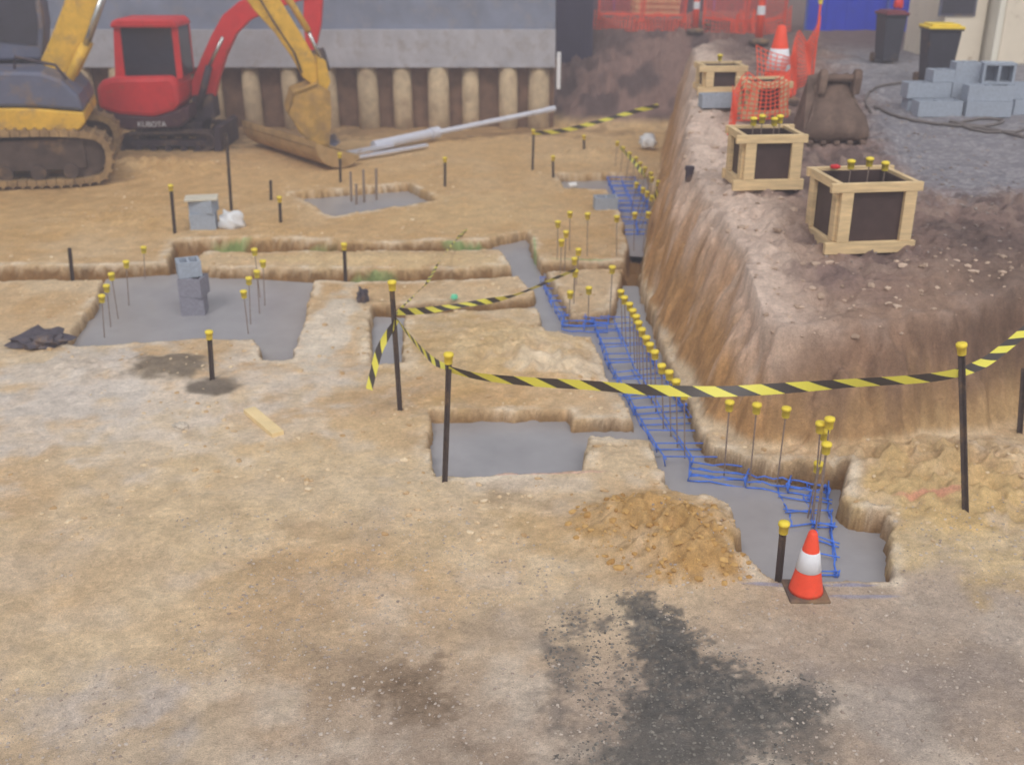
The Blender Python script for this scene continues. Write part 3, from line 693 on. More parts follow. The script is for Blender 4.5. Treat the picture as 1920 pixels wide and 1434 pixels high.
# ---------------------------------------------------------------- excavators
def resample(P,step):
    P=P+[P[0]]; out=[]; 
    tot=sum((P[i+1]-P[i]).length for i in range(len(P)-1)); n=int(tot/step); step=tot/n
    i=0; acc=0
    for k in range(n):
        t=k*step
        while acc+(P[i+1]-P[i]).length<t: acc+=(P[i+1]-P[i]).length; i+=1
        out.append(P[i].lerp(P[i+1],(t-acc)/max((P[i+1]-P[i]).length,1e-6)))
    return out
def rnd(P,r=.3,it=2):
    for _ in range(it):
        Q=[]
        for i in range(len(P)):
            a,b_=P[i],P[(i+1)%len(P)]; Q+=[a.lerp(b_,.25),a.lerp(b_,.75)]
        P=Q
    return P
def trackset(root,pxl,a,b,width,pad,thick,name='track',off=0,mt_=None,mf=None,frh=(.25,.3)):
    mf=mf or Mdk
    n=Vector((-b,1,0)).normalized(); P=rnd([at_pl(x,y,a,b)+n*off for x,y in pxl])
    c=sum(P,Vector())/len(P); Q=resample(P,pad); mb=MB(); m_=len(Q)
    for i in range(m_):
        p0,p1=Q[i],Q[(i+1)%m_]; d=(p1-p0); o=d.cross(n).normalized(); 
        if (c-p0).dot(o)<0: o=-o
        e=d*.04
        vs=[p0+e,p1-e,p1-e+o*thick,p0+e+o*thick]; mb.prism(vs,n*width)
        mid_=(p0+p1)/2; w_=d*.14; mb.prism([mid_-w_-o*thick*.35,mid_+w_-o*thick*.35,mid_+w_+o*.005,mid_-w_+o*.005],n*width)
    tr=mb.build(name,mt_ or Mtrk,root)
    xs_=sorted(P,key=lambda v:v.x); L_,R_=xs_[0],xs_[-1]; zz=[v.z for v in P]; zm=(max(zz)+min(zz))/2; hh=(max(zz)-min(zz))/2
    d=(R_-L_); d.z=0; dn=d.normalized(); fr=MB()
    A_=Vector((L_.x,L_.y,zm))+dn*hh*.9+n*.08; B_=Vector((R_.x,R_.y,zm))-dn*hh*.9+n*.08
    fr.prism([A_+Vector((0,0,hh*frh[0])),B_+Vector((0,0,hh*frh[0])),B_-Vector((0,0,hh*frh[1])),A_-Vector((0,0,hh*frh[1]))],n*(width-.2)); fr.build('track_frame',mf,root,bevel=.01)
    def wheel(c_,r,nm):
        M=basis(n); MB().lathe(c_,[(r,0),(r,width*.35),(r*.5,width*.36)],18,M).build(nm,mf,root)
    wheel(Vector((L_.x,L_.y,zm))+dn*hh*.98+n*.12,hh-thick*1.1,'drive_wheel'); wheel(Vector((R_.x,R_.y,zm))-dn*hh*.98+n*.12,hh-thick*1.1,'idler_wheel')
    for k in range(5):
        wheel((A_.lerp(B_,(k+.5)/5))-Vector((0,0,hh*.52))-n*.04,hh*.26,'roller')
    return tr
b_=.27; a0=19.8; n_=Vector((-b_,1,0)).normalized()
base=at_pl(20,345,a0,b_); base.z=0
ye=thing('yellow_excavator',base+n_*1.2,'large dirty yellow excavator with grey body at left, arm reaching over','excavator')
loop=[(-160,250),(155,243),(206,262),(213,318),(186,350),(-160,352),(-215,320),(-215,270)]
trackset(ye,loop,a0,b_,.55,.15,.1,mf=Mtrd,frh=(.6,.45))
trackset(ye,loop,a0,b_,.55,.15,.1,off=1.85,mf=Mtrd)
MB().pp([(-100,262),(90,260),(90,300),(-100,305)],a0,b_,1.25,.58).build('undercarriage',Mtrd,ye)
MB().pp([(-170,206),(60,206),(156,214),(160,232),(148,246),(120,251),(-170,252)],a0,b_,2.2,.1).build('side_skirt',Mexy,ye,bevel=.03)
MB().pp([(-170,205),(-170,138),(40,136),(75,138),(112,152),(145,182),(157,212),(60,204)],a0,b_,2.1,.14).build('engine_cover',Mexg,ye,bevel=.06)
MB().pp([(-175,200),(-60,200),(-60,150),(-175,146)],a0,b_,.03,.11).build('side_panel',Mdk,ye,bevel=.005)
MB().tube([at_pl(20,135,a0,b_)+n_*.4,at_pl(20,112,a0,b_)+n_*.4,at_pl(98,128,a0,b_)+n_*.4,at_pl(120,155,a0,b_)+n_*.4],.025,8).build('handrail',Mdk,ye)
cab=MB().pp([(-170,-50),(30,-50),(52,-20),(64,60),(62,128),(-170,132)],a0,b_,.95,1.2).build('cab',Mexg,ye,bevel=.05)
MB().pp([(-150,-38),(-60,-38),(-60,90),(-150,92)],a0,b_,.02,1.175).build('window',Mgls,cab)
MB().pp([(-48,-38),(22,-38),(42,-12),(52,62),(50,98),(-48,90)],a0,b_,.02,1.175).build('window',Mgls,cab)
MB().pp([(60,128),(82,78),(104,20),(128,-50),(180,-105),(250,-140),(340,-160),(430,-125),(462,-70),(445,-50),(400,-85),(330,-108),(262,-95),(212,-58),(182,-5),(160,60),(146,120),(130,160),(95,166)],a0,b_,.42,1.0).build('boom',Mexy,ye,bevel=.03)
def ptn(px,py,off): return at_pl(px,py,a0,b_)+n_*off
for off in(.88,1.55):
    MB().tube([ptn(112,175,off),ptn(150,95,off)],.085,12).build('boom_cylinder',Mexy,ye,smooth=True)
    MB().tube([ptn(150,95,off),ptn(190,-20,off)],.045,10).build('cylinder_rod',Mchr,ye,smooth=True)
MB().pp([(415,-95),(440,-140),(478,-110),(505,-40),(540,18),(575,75),(604,125),(618,160),(600,178),(578,160),(556,120),(522,72),(482,28),(448,-18)],a0,b_,.3,1.06).build('dipper_arm',Mexy,ye,bevel=.02)
MB().tube([ptn(360,-150,1.2),ptn(455,-150,1.2)],.08,12).build('arm_cylinder',Mexy,ye,smooth=True)
MB().tube([ptn(500,-60,1.2),ptn(560,20,1.2),ptn(590,70,1.2)],.06,12).build('bucket_cylinder',Mexy,ye,smooth=True)
MB().tube([ptn(590,70,1.2),ptn(616,128,1.2)],.035,8).build('cylinder_rod',Mchr,ye,smooth=True)
for off in(1.0,1.38):
    MB().pp([(604,118),(622,126),(632,168),(622,190),(608,172)],a0,b_,.04,off).build('link',Mexy,ye,bevel=.008)
MB().tube([ptn(440,-60,1.0),ptn(490,0,.98),ptn(520,50,.98),ptn(560,110,.98),ptn(575,150,1.0)],.02,6).build('hose',Mdk,ye,smooth=True)
Mbk=mat('bucket_yellow_mud',(186,148,80),.7,.1,6,.3,dirt=.5)
bu=MB()
Sd=[(556,186),(604,168),(628,182),(630,225),(626,288),(600,292),(568,262),(545,225)]
bu.pp(Sd,a0,b_,.03,.72); bu.pp(Sd,a0,b_,.03,1.66)
Sh=[(604,168),(556,186),(545,225),(568,262),(600,292),(626,288)]
P=[ptn(x,y,.72) for x,y in Sh]; 
c=sum(P,Vector())/6
for i in range(5):
    q=[P[i],P[i+1],P[i+1]+(c-P[i+1])*.1,P[i]+(c-P[i])*.1]; bu.prism(q,n_*.94)
bko=bu.build('bucket',Mbk,ye)
for k in range(5):
    p_=ptn(626,286,.74+k*.21); MB().prism([p_,p_+Vector((.1,0,.02)),p_+Vector((.22,0,.05)),p_+Vector((.1,0,-.03))],n_*.09).build('tooth',Mexg,bko)
A_=Pz(500,262,.1); B_=Pz(640,306,.1); ax=(B_-A_); sd=Vector((-ax.y,ax.x,0)).normalized()*-1
mb=MB(); arc=[]
for k in range(11):
    t=R(-100+15*k); arc.append((math.sin(t)*.5,.42-math.cos(t)*.42))
def apt(o,u,z): return o+sd*u*-1+Vector((0,0,z-.08))
for k in range(10):
    (u0,z0),(u1,z1)=arc[k],arc[k+1]
    mb.prism([apt(A_,u0,z0),apt(A_,u1,z1),apt(A_,u1,z1+.03),apt(A_,u0,z0+.03)],ax)
mudb=thing('mud_bucket',A_,'wide curved steel mud bucket lying on the sand under the yellow arm','excavator bucket')
Mbk2=mat('mud_bucket_steel',(166,136,94),.75,.1,6,.3,dirt=.6,dirtcol=(190,160,116))
mb.build('shell',Mbk2,mudb)
for o in(A_,B_):
    mb=MB().prism([apt(o,u,z) for u,z in arc],ax.normalized()*.03); mb.build('side_plate',Mbk2,mudb)

# red mini excavator
rb=at_y(300,285,21.0); rb.z=0; re=thing('red_mini_excavator',rb+Vector((0,.7,0)),'small red excavator with dark counterweight parked by the wall','excavator')
ar=21.0
Mtk2=mat('mini_track',(84,70,70),.85,0,10,.25,.3,dirt=.35,dirtcol=(150,124,96))
rl=[(236,250),(385,246),(402,256),(404,274),(390,288),(238,293),(222,282),(222,258)]
trackset(re,rl,ar,0,.32,.1,.04,mt_=Mtk2); trackset(re,rl,ar,0,.32,.1,.04,off=1.15,mt_=Mtk2)
MB().pp([(240,236),(370,236),(365,262),(245,262)],ar,0,.8,.35).build('undercarriage',Mdk,re)
MB().pp([(402,238),(412,240),(416,284),(402,286)],ar,0,1.45,.0).build('dozer_blade',Mdk,re,bevel=.01)
MB().pp([(182,205),(230,216),(290,220),(335,206),(352,198),(354,225),(335,240),(240,246),(198,240),(180,218)],ar,0,1.2,.02).build('lower_body',mat('mini_dark',(78,50,62),.5,0,5,.15,dirt=.12),re,bevel=.05)
MB().pp([(178,166),(190,152),(212,146),(322,144),(332,162),(336,196),(324,210),(286,221),(225,217),(184,205)],ar,0,1.15,.0).build('engine_cover',Mred,re,bevel=.09)
for poly in ([(205,50),(217,50),(228,150),(209,153)],[(314,50),(326,50),(337,150),(326,152)]):
    MB().pp(poly,ar,0,.06,.2).build('cab_pillar',Mred,re,bevel=.01); MB().pp(poly,ar,0,.06,1.0).build('cab_pillar',Mred,re,bevel=.01)
MB().pp([(218,52),(315,52),(326,151),(229,151)],ar,0,.02,.225).build('window',Mgls,re)
MB().pp([(222,60),(310,60),(320,146),(232,146)],ar,0,.02,1.03).build('window',Mgls,re)
MB().pp([(206,54),(210,150),(213,150),(209,54)],ar,0,.76,.25).build('rear_window',Mgls,re)
MB().pp([(322,54),(333,146),(336,146),(325,54)],ar,0,.76,.25).build('front_window',Mgls,re)
MB().pp([(200,54),(203,42),(214,37),(314,37),(324,43),(328,54)],ar,0,1.0,.12).build('cab_roof',Mred,re,bevel=.04)
MB().pp([(340,212),(338,165),(356,120),(376,75),(398,35),(430,8),(480,-12),(560,-42),(590,-30),(588,-5),(500,22),(452,44),(424,72),(404,115),(390,160),(378,215)],ar,0,.25,.75).build('boom',Mred,re,bevel=.02)
MB().pp([(556,-45),(594,-40),(588,55),(576,110),(562,112),(554,50)],ar,0,.2,.78).build('dipper_arm',Mred,re,bevel=.02)
MB().pp([(555,105),(590,100),(602,140),(590,176),(562,160),(548,132)],ar,0,.45,.65).build('bucket',Mdk,re,bevel=.02)
MB().tube([at_y(372,205,21.6),at_y(392,125,21.6)],.07,12).build('boom_cylinder',Mdk,re,smooth=True)
MB().tube([at_y(392,125,21.6),at_y(418,70,21.6)],.035,10).build('cylinder_rod',Mchr,re,smooth=True)
MB().pp([(342,190),(382,186),(388,232),(345,238)],ar,0,.45,.62).build('boom_bracket',Mdk,re,bevel=.02)
def text(s,loc,size,m_,parent,name,rot=(R(90),0,0)):
    cu=bpy.data.curves.new(name,'FONT'); cu.body=s; cu.size=size; cu.extrude=.004; tmp=bpy.data.objects.new(name,cu); COL.objects.link(tmp)
    bpy.context.view_layer.update(); dg=bpy.context.evaluated_depsgraph_get(); me=bpy.data.meshes.new_from_object(tmp.evaluated_get(dg))
    bpy.data.objects.remove(tmp); me.materials.clear(); me.materials.append(m_)
    o=bpy.data.objects.new(name,me); COL.objects.link(o); o.parent=parent; o.location=loc-ORG[parent.name]; o.rotation_euler=rot; return o
text('KUBOTA',at_y(258,238,ar+.008),.14,Mwh,re,'lettering')

# ---------------------------------------------------------------- rusty bucket on the bank
rbk=G(1567,272); rt=thing('rusty_bucket',rbk,'rusty brown digger bucket standing upright between the boxes and the blocks','excavator bucket')
Mrb=mat('rusty_bucket_steel',(108,88,78),.8,.1,5,.35,.3,dirt=.35,dirtcol=(146,122,106))
k_=.82
mb=MB(); rows=[(.5,-.4,0),(.51,-.5,.1),(.48,-.5,.22),(.42,-.4,.38),(.34,-.22,.52),(.31,-.06,.64),(.33,.04,.76),(.31,.14,.86),(.22,.22,.94)]
vs=[];fs=[]
for (w,y,z) in rows:
    for k in range(11):
        u=k/10*2-1; vs.append(rbk+k_*Vector((u*w+.08*z,y+.42+.16*u*u,z+.02*math.sin(u*5+z*9))))
for i in range(len(rows)-1):
    for k in range(10): fs.append((i*11+k,i*11+k+1,(i+1)*11+k+1,(i+1)*11+k))
mb.add(vs,fs)
sh=mb.build('shell',Mrb,rt,smooth=True); md=sh.modifiers.new('thick','SOLIDIFY'); md.thickness=.04
for s in(-1,1):
    pr=[rbk+k_*Vector((s*(rows[i][0]-.01)+.08*rows[i][2],rows[i][1]+.57,rows[i][2])) for i in range(len(rows))]+[rbk+k_*Vector((s*.3,.85,.9)),rbk+k_*Vector((s*.47,.95,.0))]
    MB().prism(pr,Vector((-s*.03,0,0))).build('side_plate',Mrb,rt)
    e=rbk+k_*Vector((s*.2+.09,.48,.76)); MB().prism([e+k_*Vector((-.03,-.14,-.1)),e+k_*Vector((0,.2,0)),e+k_*Vector((.02,.16,.2)),e+k_*Vector((.02,.06,.28)),e+k_*Vector((.01,-.04,.26)),e+k_*Vector((0,-.12,.15))],Vector((s*.1,0,0))).build('hinge_ear',Mrb,rt,bevel=.03)
MB().tube([rbk+k_*Vector((-.16,.5,.9)),rbk+k_*Vector((.34,.5,.9))],.05,10).build('hinge_pin',Mrb,rt)
for k in range(5):
    e=rbk+k_*Vector((-.4+k*.2,.02,.02)); MB().box(e,(.07,.13,.05)).build('tooth',Mrb,rt,bevel=.01)

# ---------------------------------------------------------------- orange netting & barriers
def net(path,h,cell,lab,z0=0,lean=0,w=.011,sag=.15,wob=.03):
    P=[]; 
    for i in range(len(path)-1):
        a,c_=path[i],path[i+1]; n=max(1,int((c_-a).length/cell))
        P+=[a.lerp(c_,k/n) for k in range(n)]
    P.append(path[-1]); rn=int(h/cell); mb=MB(); g={}; m_=len(P)
    for i,p_ in enumerate(P):
        s_=abs(math.sin(math.pi*i/(m_-1)*(len(path)-1)))
        for j in range(rn+1):
            hh=h*(1-sag*s_); t=j/rn
            g[i,j]=p_+Vector((wob*math.sin(i*.5+j*.3),wob*math.sin(i*.4+j*.5)+lean*t,hh*t+.02))
    for i in range(len(P)):
        for j in range(rn+1):
            if i<len(P)-1: mb.beam(g[i,j],g[i+1,j],.004,w)
            if j<rn: mb.beam(g[i,j],g[i,j+1],w,.004,Vector((0,1,0)))
    o=mb.build('safety_netting',Mnet,None,path[0]); tag(o,lab,'netting')
zt=lambda v:Vector((v.x,v.y,gz(v.x,v.y)))
hw=w3/2
net([zt(Vector((B3.x-hw-.3,B3.y-.9,0))),zt(Vector((B3.x-hw-.08,B3.y-hw-.1,0))),zt(Vector((B3.x+hw-.05,B3.y-hw-.08,0)))],.62,.065,'sagging orange net wrapped round the third formwork box',w=.013,sag=.25)
pO=G(1523,152); net([zt(Vector((B3.x-.02,B3.y+hw+.15,0))),zt(Vector((B3.x+.35,B3.y+hw+.12,0))),pO],.9,.065,'orange net strung from the box to the orange rod',w=.012,sag=.3)
t=thing('marker_rod',pO,'thin orange rod holding the netting beside the rusty bucket','rod'); MB().tube([pO-Vector((0,0,.1)),pO+Vector((0,0,1.15))],.018,8).build('rod',Mnet,t); capmesh(pO+Vector((0,0,1.15)),Vector((0,0,1)),1).build('safety_cap',Myel,t)
def bollard(px,py,lab):
    c_=G(px,py); t=thing('lane_bollard',c_,lab,'bollard','red and white lane bollards')
    MB().lathe(c_,[(.2,-.02),(.2,.04),(.12,.07),(.07,.09)],20).build('base',Mrub,t,smooth=True)
    MB().lathe(c_,[(.075,.05),(.07,.62),(.066,1.12),(.08,1.13),(.08,1.2),(.04,1.24)],16).build('tube',Mor,t,smooth=True)
    MB().lathe(c_,[(.077,.5),(.076,.66)],16).build('reflective_band',Mwh,t); MB().lathe(c_,[(.073,.9),(.072,1.04)],16).build('reflective_band',Mwh,t)
bollard(1303,64,'red and white bollard left of the orange barrier panels'); bollard(1422,84,'red and white bollard nearest, in front of the orange barrier panels')
def barrier(a,c_,lab,h=.95,tilt=0):
    a=zt(a); c_=zt(c_); t=thing('barrier_panel',a,lab,'barrier','orange plastic barrier panels'); Z_=Vector((.03,tilt,1))
    f=MB(); f.beam(a+Z_*h,c_+Z_*h,.045,.06); f.beam(a+Z_*.15,c_+Z_*.15,.045,.05); f.beam(a,a+Z_*h,.05,.045); f.beam(c_,c_+Z_*h,.05,.045); f.build('frame',Mbar,t)
    b2=MB(); n=15
    for k in range(1,n): b2.beam(a.lerp(c_,k/n)+Z_*.15,a.lerp(c_,k/n)+Z_*h,.024,.02)
    b2.build('slats',Mbar,t)
    for e in(a.lerp(c_,.1),a.lerp(c_,.9)): MB().box(e+Vector((0,0,.03)),(.1,.5,.05)).build('foot',Mrub,t)
bp_=[(1122,40),(1205,44),(1288,40)]
bp2=[(1318,50),(1398,58),(1474,46)]
for i,(l,nm) in enumerate(((bp_,'back left'),(bp2,'centre back'))):
    for k in range(len(l)-1):
        a=G(*l[k]); c_=G(*l[k+1]); c_=a.lerp(c_,.94); barrier(a,c_,'orange plastic barrier panel, %s from the left in the %s run'%(ORD[k],nm),tilt=random.uniform(-.15,.2))
net([G(1112,56),G(1180,60),G(1250,60),G(1296,62)],.42,.08,'low fallen orange net along the crest of the far slope',w=.018,sag=.4)
net([G(1318,62),G(1370,66),G(1420,68),G(1480,62)],.5,.09,'sagging orange net hung in front of the centre back barriers',w=.015,sag=.45)
pz=G(1235,30); 
for k in range(4):
    t=thing('timber_pallet',pz+Vector((0,.8,k*.14)),'timber pallet, %s from the bottom of the stack behind the orange barriers'%ORD[k],'pallet','stacked pallets behind the barriers')
    o_=ORG[t.name]; mb=MB()
    for j in range(6): mb.box(o_+Vector((-.5+j*.2,0,.11)),(.12,1.0,.02))
    mb.build('deck_boards',Mtim,t); mb=MB()
    for j in(-1,0,1): mb.box(o_+Vector((0,j*.44,.05)),(1.15,.08,.09))
    mb.build('bearers',Mtim,t)

Mhp=mat('hoard_post',(70,90,170),.6)
def hoard(x0,x1,y,h,m_,lab,name):
    z=gz((x0+x1)/2,y)-.1; t=thing(name,((x0+x1)/2,y,z),lab,'hoarding'); n=max(1,int((x1-x0)/1.2)); w=(x1-x0)/n
    for k in range(n):
        mb=MB(); 
        x=x0+k*w; q=8
        for j in range(q):
            xx=x+(j+.5)*w/q; mb.box((xx,y+(.02 if j%2 else 0),z+h/2),(w/q+.002 if j%2 else w/q-.004,.03,h))
        mb.build('panel',m_,t)
    for k in range(n+1): MB().box((x0+k*w,y-.04,z+h/2+.02),(.05,.05,h+.05)).build('post',Mhp,t)
h1=at_y(1508,60,24).x; h2=at_y(1720,60,24).x
hoard(h1,h2+1,24,2.4,Mhor,'bright blue site hoarding behind the bins and barriers','hoarding')
hoard(at_y(1560,30,27).x-9,at_y(1500,30,27).x-.2,30,2.6,mat('hoard_dark',(98,76,88),.7),'dull maroon hoarding far behind the orange barriers','hoarding')
ct=thing('storage_container',(1.8,26.5,1.9),'dark navy container beyond the end of the retaining wall','container')
cx0,cx1=at_y(1043,60,26).x,at_y(1112,60,26).x
MB().box(((cx0+cx1)/2,27.6,1.6),(cx1-cx0,3.2,2.6)).build('shell',Mnavy,ct,bevel=.03)
for k in range(9): MB().box((cx0+(k+.5)*(cx1-cx0)/9,25.98,1.6),(.06,.04,2.4)).build('rib',Mnavy,ct)

# ---------------------------------------------------------------- bins, shed
def bin_(c_,s,lm,lab,rz,ws=1):
    t=thing('wheelie_bin',c_,lab,'bin','wheelie bins'); M=Matrix.Rotation(rz,3,'Z')
    MB().box(c_+Vector((0,0,.5*s)),(.56*s*ws,.6*s,.9*s),M,taper=.78).build('body',Mbin,t,bevel=.03*s)
    MB().box(c_+Vector((0,0,.965*s)),(.6*s*ws,.66*s,.03*s),M).build('rim',Mbin,t,bevel=.01)
    mb=MB(); mb.box(c_+Vector((0,0,1.005*s)),(.63*s*ws,.7*s,.05*s),M); mb.box(c_+Vector((0,0,1.045*s)),(.5*s*ws,.55*s,.04*s),M); mb.build('lid',lm,t,bevel=.02*s)
    for sx in(-1,1):
        w=c_+M@Vector((sx*.26*s*ws,.24*s,.1*s)); M2=basis(M@Vector((1,0,0))); MB().lathe(w-M@Vector((.03*s,0,0)),[(.1*s,0),(.1*s,.06*s)],16,M2).build('wheel',Mrub,t)
    MB().tube([c_+M@Vector((-.25*s*ws,.38*s,.98*s)),c_+M@Vector((.25*s*ws,.38*s,.98*s))],.02*s,8).build('handle',Mbin,t)
q=G(1754,162); bin_(q+Vector((0,.1,0)),.84,Mbly,'dark wheelie bin with yellow lid in front of the cream shed',R(-4))
q2=G(1664,120); bin_(q2+Vector((0,.1,0)),.8,Mblm,'dark wheelie bin with maroon lid left of the cream shed',R(3),.8)
sa=G(1712,128); Y0=sa.y+.55; DP=1.8
X1=at_y(1838,100,Y0).x; X0=at_y(1692,100,Y0+DP).x; z0=gz(X0,Y0)
sh=thing('site_shed',(X0,Y0,z0),'cream metal site shed with dark window at top right','shed')
MB().box(((X0+X1)/2,Y0+DP/2,z0+1.35),(X1-X0,DP,2.7)).build('wall',Mcream,sh,bevel=.02)
MB().box(((X0+X1)/2,Y0+DP/2,z0+2.74),(X1-X0+.1,DP+.1,.08)).build('roof',Mwh,sh)
wz0,wz1=at_y(1790,26,Y0).z,at_y(1790,-45,Y0).z; wa,wb=at_y(1766,10,Y0).x,at_y(1826,10,Y0).x
wn=MB().box(((wa+wb)/2,Y0-.01,(wz0+wz1)/2),(wb-wa+.08,.03,wz1-wz0+.08)).build('window_frame',Mexg,sh)
MB().box(((wa+wb)/2,Y0-.03,(wz0+wz1)/2),(wb-wa,.02,wz1-wz0)).build('window_glass',Mgls,wn)
s2=thing('site_shed',(X1+1.5,Y0-.3,z0),'paler shed at the top right corner beside the cream shed','shed')
MB().box((X1+1.62,Y0+1.0,z0+1.3),(3.1,2.6,2.8)).build('wall',mat('shed_white',(232,226,212),.6,0,2,.05),s2,bevel=.02)
MB().box((X1+.6,Y0-.31,z0+1.05),(.85,.03,2.0)).build('door',Mcream,s2)
MB().box((X1+1.62,Y0+1.0,z0+2.74),(3.2,2.7,.06)).build('roof',Mwh,s2)
lump('red_bundle',Vector((q2.x+.12,q2.y+.2,q2.z+.93)),(.08,.08,.12),Mred,'pinkish red bundle on top of the maroon lidded bin','bundle',3,.12,True)
def hose(pts,r,lab,m_=Mhose):
    P=[G(x,y)+Vector((0,0,r*1.2)) for x,y in pts]; C=[P[0]]+P+[P[-1]]; Q=[]
    for i in range(1,len(C)-2):
        for k in range(8):
            t=k/8; a,b2,c_,d=C[i-1],C[i],C[i+1],C[i+2]; v=.5*((2*b2)+(c_-a)*t+(2*a-5*b2+4*c_-d)*t*t+(-a+3*b2-3*c_+d)*t**3)
            v.z=gz(v.x,v.y)+r*1.1; Q.append(v)
    o=MB().tube(Q,r,8).build('hose',m_,None,P[0],smooth=True); tag(o,lab,'hose')
hose([(1632,215),(1622,190),(1640,168),(1680,160),(1710,158)],.02,'dark hose looping from the rusty bucket toward the bins')
hose([(1640,205),(1690,225),(1760,238),(1850,246),(1925,262)],.022,'brown hose trailing past the block pile')
hose([(1780,232),(1830,240),(1880,232),(1840,227),(1800,236),(1850,252),(1925,246)],.02,'coiled dark hose in front of the block pile')

# ---------------------------------------------------------------- pebbles and clods
ico=bmesh.new(); bmesh.ops.create_icosphere(ico,subdivisions=1,radius=1); iv=np.array([v.co[:] for v in ico.verts]); ifc=np.array([[v.index for v in f.verts] for f in ico.faces]); ico.free()
def pebbles(n,xr,yr,size,maskf,m_,name,lab):
    x=np.random.uniform(*xr,n); y=yr[0]+(yr[1]-yr[0])*np.random.rand(n)**1.3
    z,sw_,sd_,sb_,T_,_=hf(x,y,True); k=maskf(x,y,sw_,sd_,sb_,T_); x,y,z=x[k],y[k],z[k]; n=len(x)
    s=size[0]+(size[1]-size[0])*np.random.rand(n)**3.5
    th=np.random.rand(n)*6.28; V=np.repeat(iv[None],n,0)*(.7+.6*np.random.rand(n,12,1))
    V=V*s[:,None,None]*np.stack([1+.5*np.random.rand(n),np.ones(n),.55+.2*np.random.rand(n)],1)[:,None,:]
    c_,s_=np.cos(th)[:,None],np.sin(th)[:,None]; vx=V[:,:,0]*c_-V[:,:,1]*s_; vy=V[:,:,0]*s_+V[:,:,1]*c_
    V=np.stack([vx+x[:,None],vy+y[:,None],V[:,:,2]+z[:,None]+s[:,None]*.1],2).reshape(-1,3)
    Fc=(ifc[None]+12*np.arange(n)[:,None,None]).reshape(-1,3)
    me=bpy.data.meshes.new(name); me.from_pydata(V.tolist(),[],Fc.tolist()); me.materials.append(m_)
    for_=bpy.data.objects.new(name,me); COL.objects.link(for_); tag(for_,lab,'gravel',kind='stuff')
def isl(name,c0,c1):
    m_=bpy.data.materials.new(name); m_.use_nodes=True; N=m_.node_tree.nodes; L=m_.node_tree.links; g=N.new('ShaderNodeNewGeometry'); r=N.new('ShaderNodeValToRGB')
    r.color_ramp.elements[0].color=(*C3(*c0),1); r.color_ramp.elements[1].color=(*C3(*c1),1); L.new(g.outputs['Random Per Island'],r.inputs['Fac']); L.new(r.outputs['Color'],N['Principled BSDF'].inputs['Base Color']); N['Principled BSDF'].inputs['Roughness'].default_value=.9; return m_
flat=lambda x,y,a,b,c,t:(a>.05)&(b>.05)&(t<.03)
SPW=W([(1185,1115),(1330,1225),(1535,1305),(1400,1400),(1540,1450),(1050,1450),(1180,1380),(1010,1190)])
pebbles(12000,(-3.4,4.2),(4.0,7.0),(.003,.012),lambda x,y,a,b,c,t:flat(x,y,a,b,c,t)&(fbm(x*1.3,y*1.3,70,3)+.06*x>.42)&(sdp(x,y,SPW)>0),isl('pebble_grey',(150,134,122),(200,186,174)),'gravel','loose grey pebbles scattered over the near ground')
pebbles(5500,(.2,2.4),(4.0,5.9),(.004,.011),lambda x,y,a,b,c,t:(sdp(x,y,SPW)<.12),isl('grit_dark',(88,84,80),(140,134,126)),'grit','dark damp grit lying in the slurry spill at the front')
pebbles(6000,(-7,5),(6.5,20),(.008,.03),lambda x,y,a,b,c,t:flat(x,y,a,b,c,t)&((np.minimum(a,b)<.4)|(fbm(x*1.3,y*1.3,71,3)>.6)),isl('clod_tan',(186,150,106),(226,204,172)),'clods','small clay clods scattered round the trenches')
pebbles(3500,(1.8,9),(7.5,20),(.006,.026),lambda x,y,a,b,c,t:(t>.9)&(c>1.2),isl('gravel_grey',(116,102,96),(158,144,138)),'gravel','grey gravel and soil lumps on top of the bank')
pebbles(1600,(1.5,6),(7.0,16),(.01,.045),lambda x,y,a,b,c,t:(t>.85)&(c<1.3),isl('clod_bank',(150,126,108),(208,182,162)),'clods','crumbling clay clods along the broken top edge of the bank')
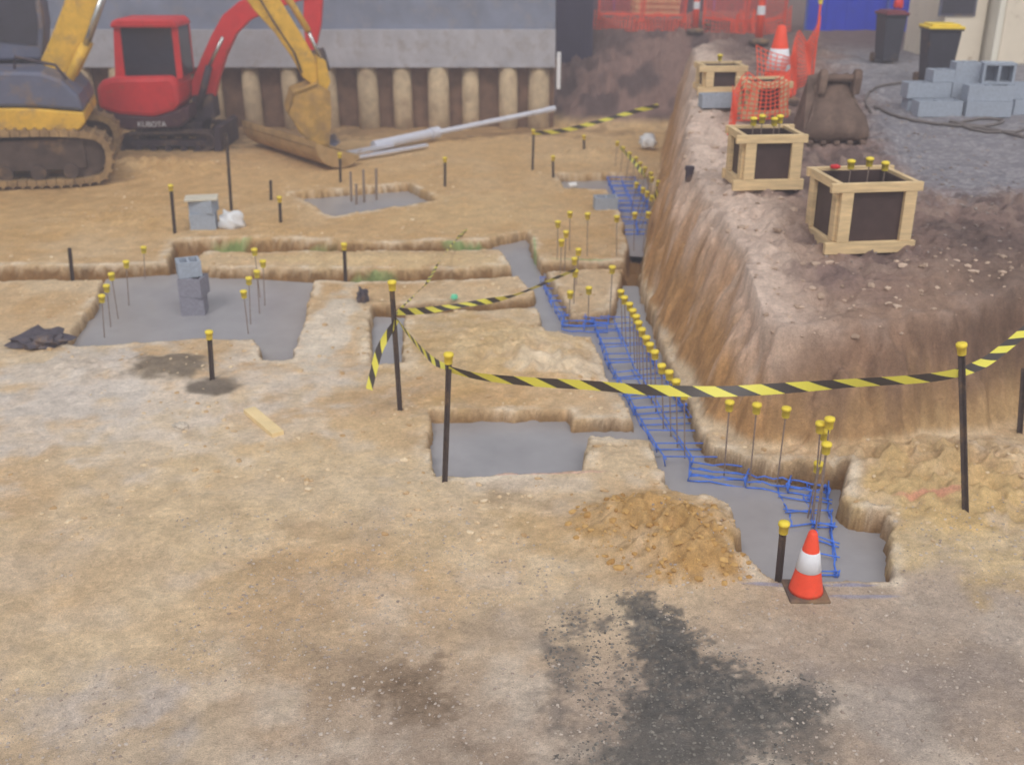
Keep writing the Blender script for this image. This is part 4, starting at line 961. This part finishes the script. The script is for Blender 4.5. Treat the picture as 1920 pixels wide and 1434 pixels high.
pebbles(2600,(-.2,3.2),(5.3,7.6),(.006,.034),lambda x,y,a,b,c,t:flat(x,y,a,b,c,t)&(np.exp(-((x-MW[0][0])/.5)**2-((y-MW[0][1])/.4)**2)+np.exp(-((x-MW[1][0])/.4)**2-((y-MW[1][1])/.3)**2)>.25),isl('clod_ochre',(170,128,70),(206,166,104)),'clods','ochre clay crumbs on the spoil heap beside the near trench')

# ---------------------------------------------------------------- haze volume added to imitate the milky veil of the lens
mh=bpy.data.materials.new('lens_veil_haze'); mh.use_nodes=True; N=mh.node_tree.nodes; L=mh.node_tree.links
N.remove(N['Principled BSDF']); vs_=N.new('ShaderNodeVolumeScatter'); vs_.inputs['Density'].default_value=.012; vs_.inputs['Color'].default_value=(1,.92,.98,1); vs_.inputs['Anisotropy'].default_value=.2
L.new(vs_.outputs[0],[n for n in N if n.type=='OUTPUT_MATERIAL'][0].inputs['Volume'])
o=MB().box((0,15,5),(60,70,13)).build('haze',mh,None,(0,15,0)); tag(o,'thin pale haze volume added over the whole site to imitate lens veil','haze',kind='structure')

# ---------------------------------------------------------------- light, world, camera
w=bpy.data.worlds.new('World'); S.world=w; w.use_nodes=True; N=w.node_tree.nodes; L=w.node_tree.links
sky=N.new('ShaderNodeTexSky'); sky.sky_type='NISHITA'; sky.sun_disc=False; sky.sun_elevation=R(50); sky.sun_rotation=R(150); sky.dust_density=3; sky.air_density=1
hs=N.new('ShaderNodeHueSaturation'); hs.inputs['Saturation'].default_value=.35; L.new(sky.outputs['Color'],hs.inputs['Color']); L.new(hs.outputs['Color'],N['Background'].inputs['Color']); N['Background'].inputs['Strength'].default_value=.15
sl=bpy.data.lights.new('sun','SUN'); sl.energy=1.35; sl.angle=R(18); sl.color=(1,.93,.89); so=bpy.data.objects.new('sun',sl); COL.objects.link(so); so.rotation_euler=(R(38),0,R(-25))
cam=bpy.data.cameras.new('camera'); co=bpy.data.objects.new('camera',cam); COL.objects.link(co); co.location=(0,0,H); co.rotation_euler=(R(90)-PIT,0,0)
cam.sensor_width=36; cam.lens=36*F/1920; cam.clip_end=2000; cam.clip_start=.05
cam.dof.use_dof=True; cam.dof.focus_distance=6.0; cam.dof.aperture_fstop=1.6
S.camera=co
S.view_settings.view_transform='Standard'; S.view_settings.look='None'; S.view_settings.exposure=0
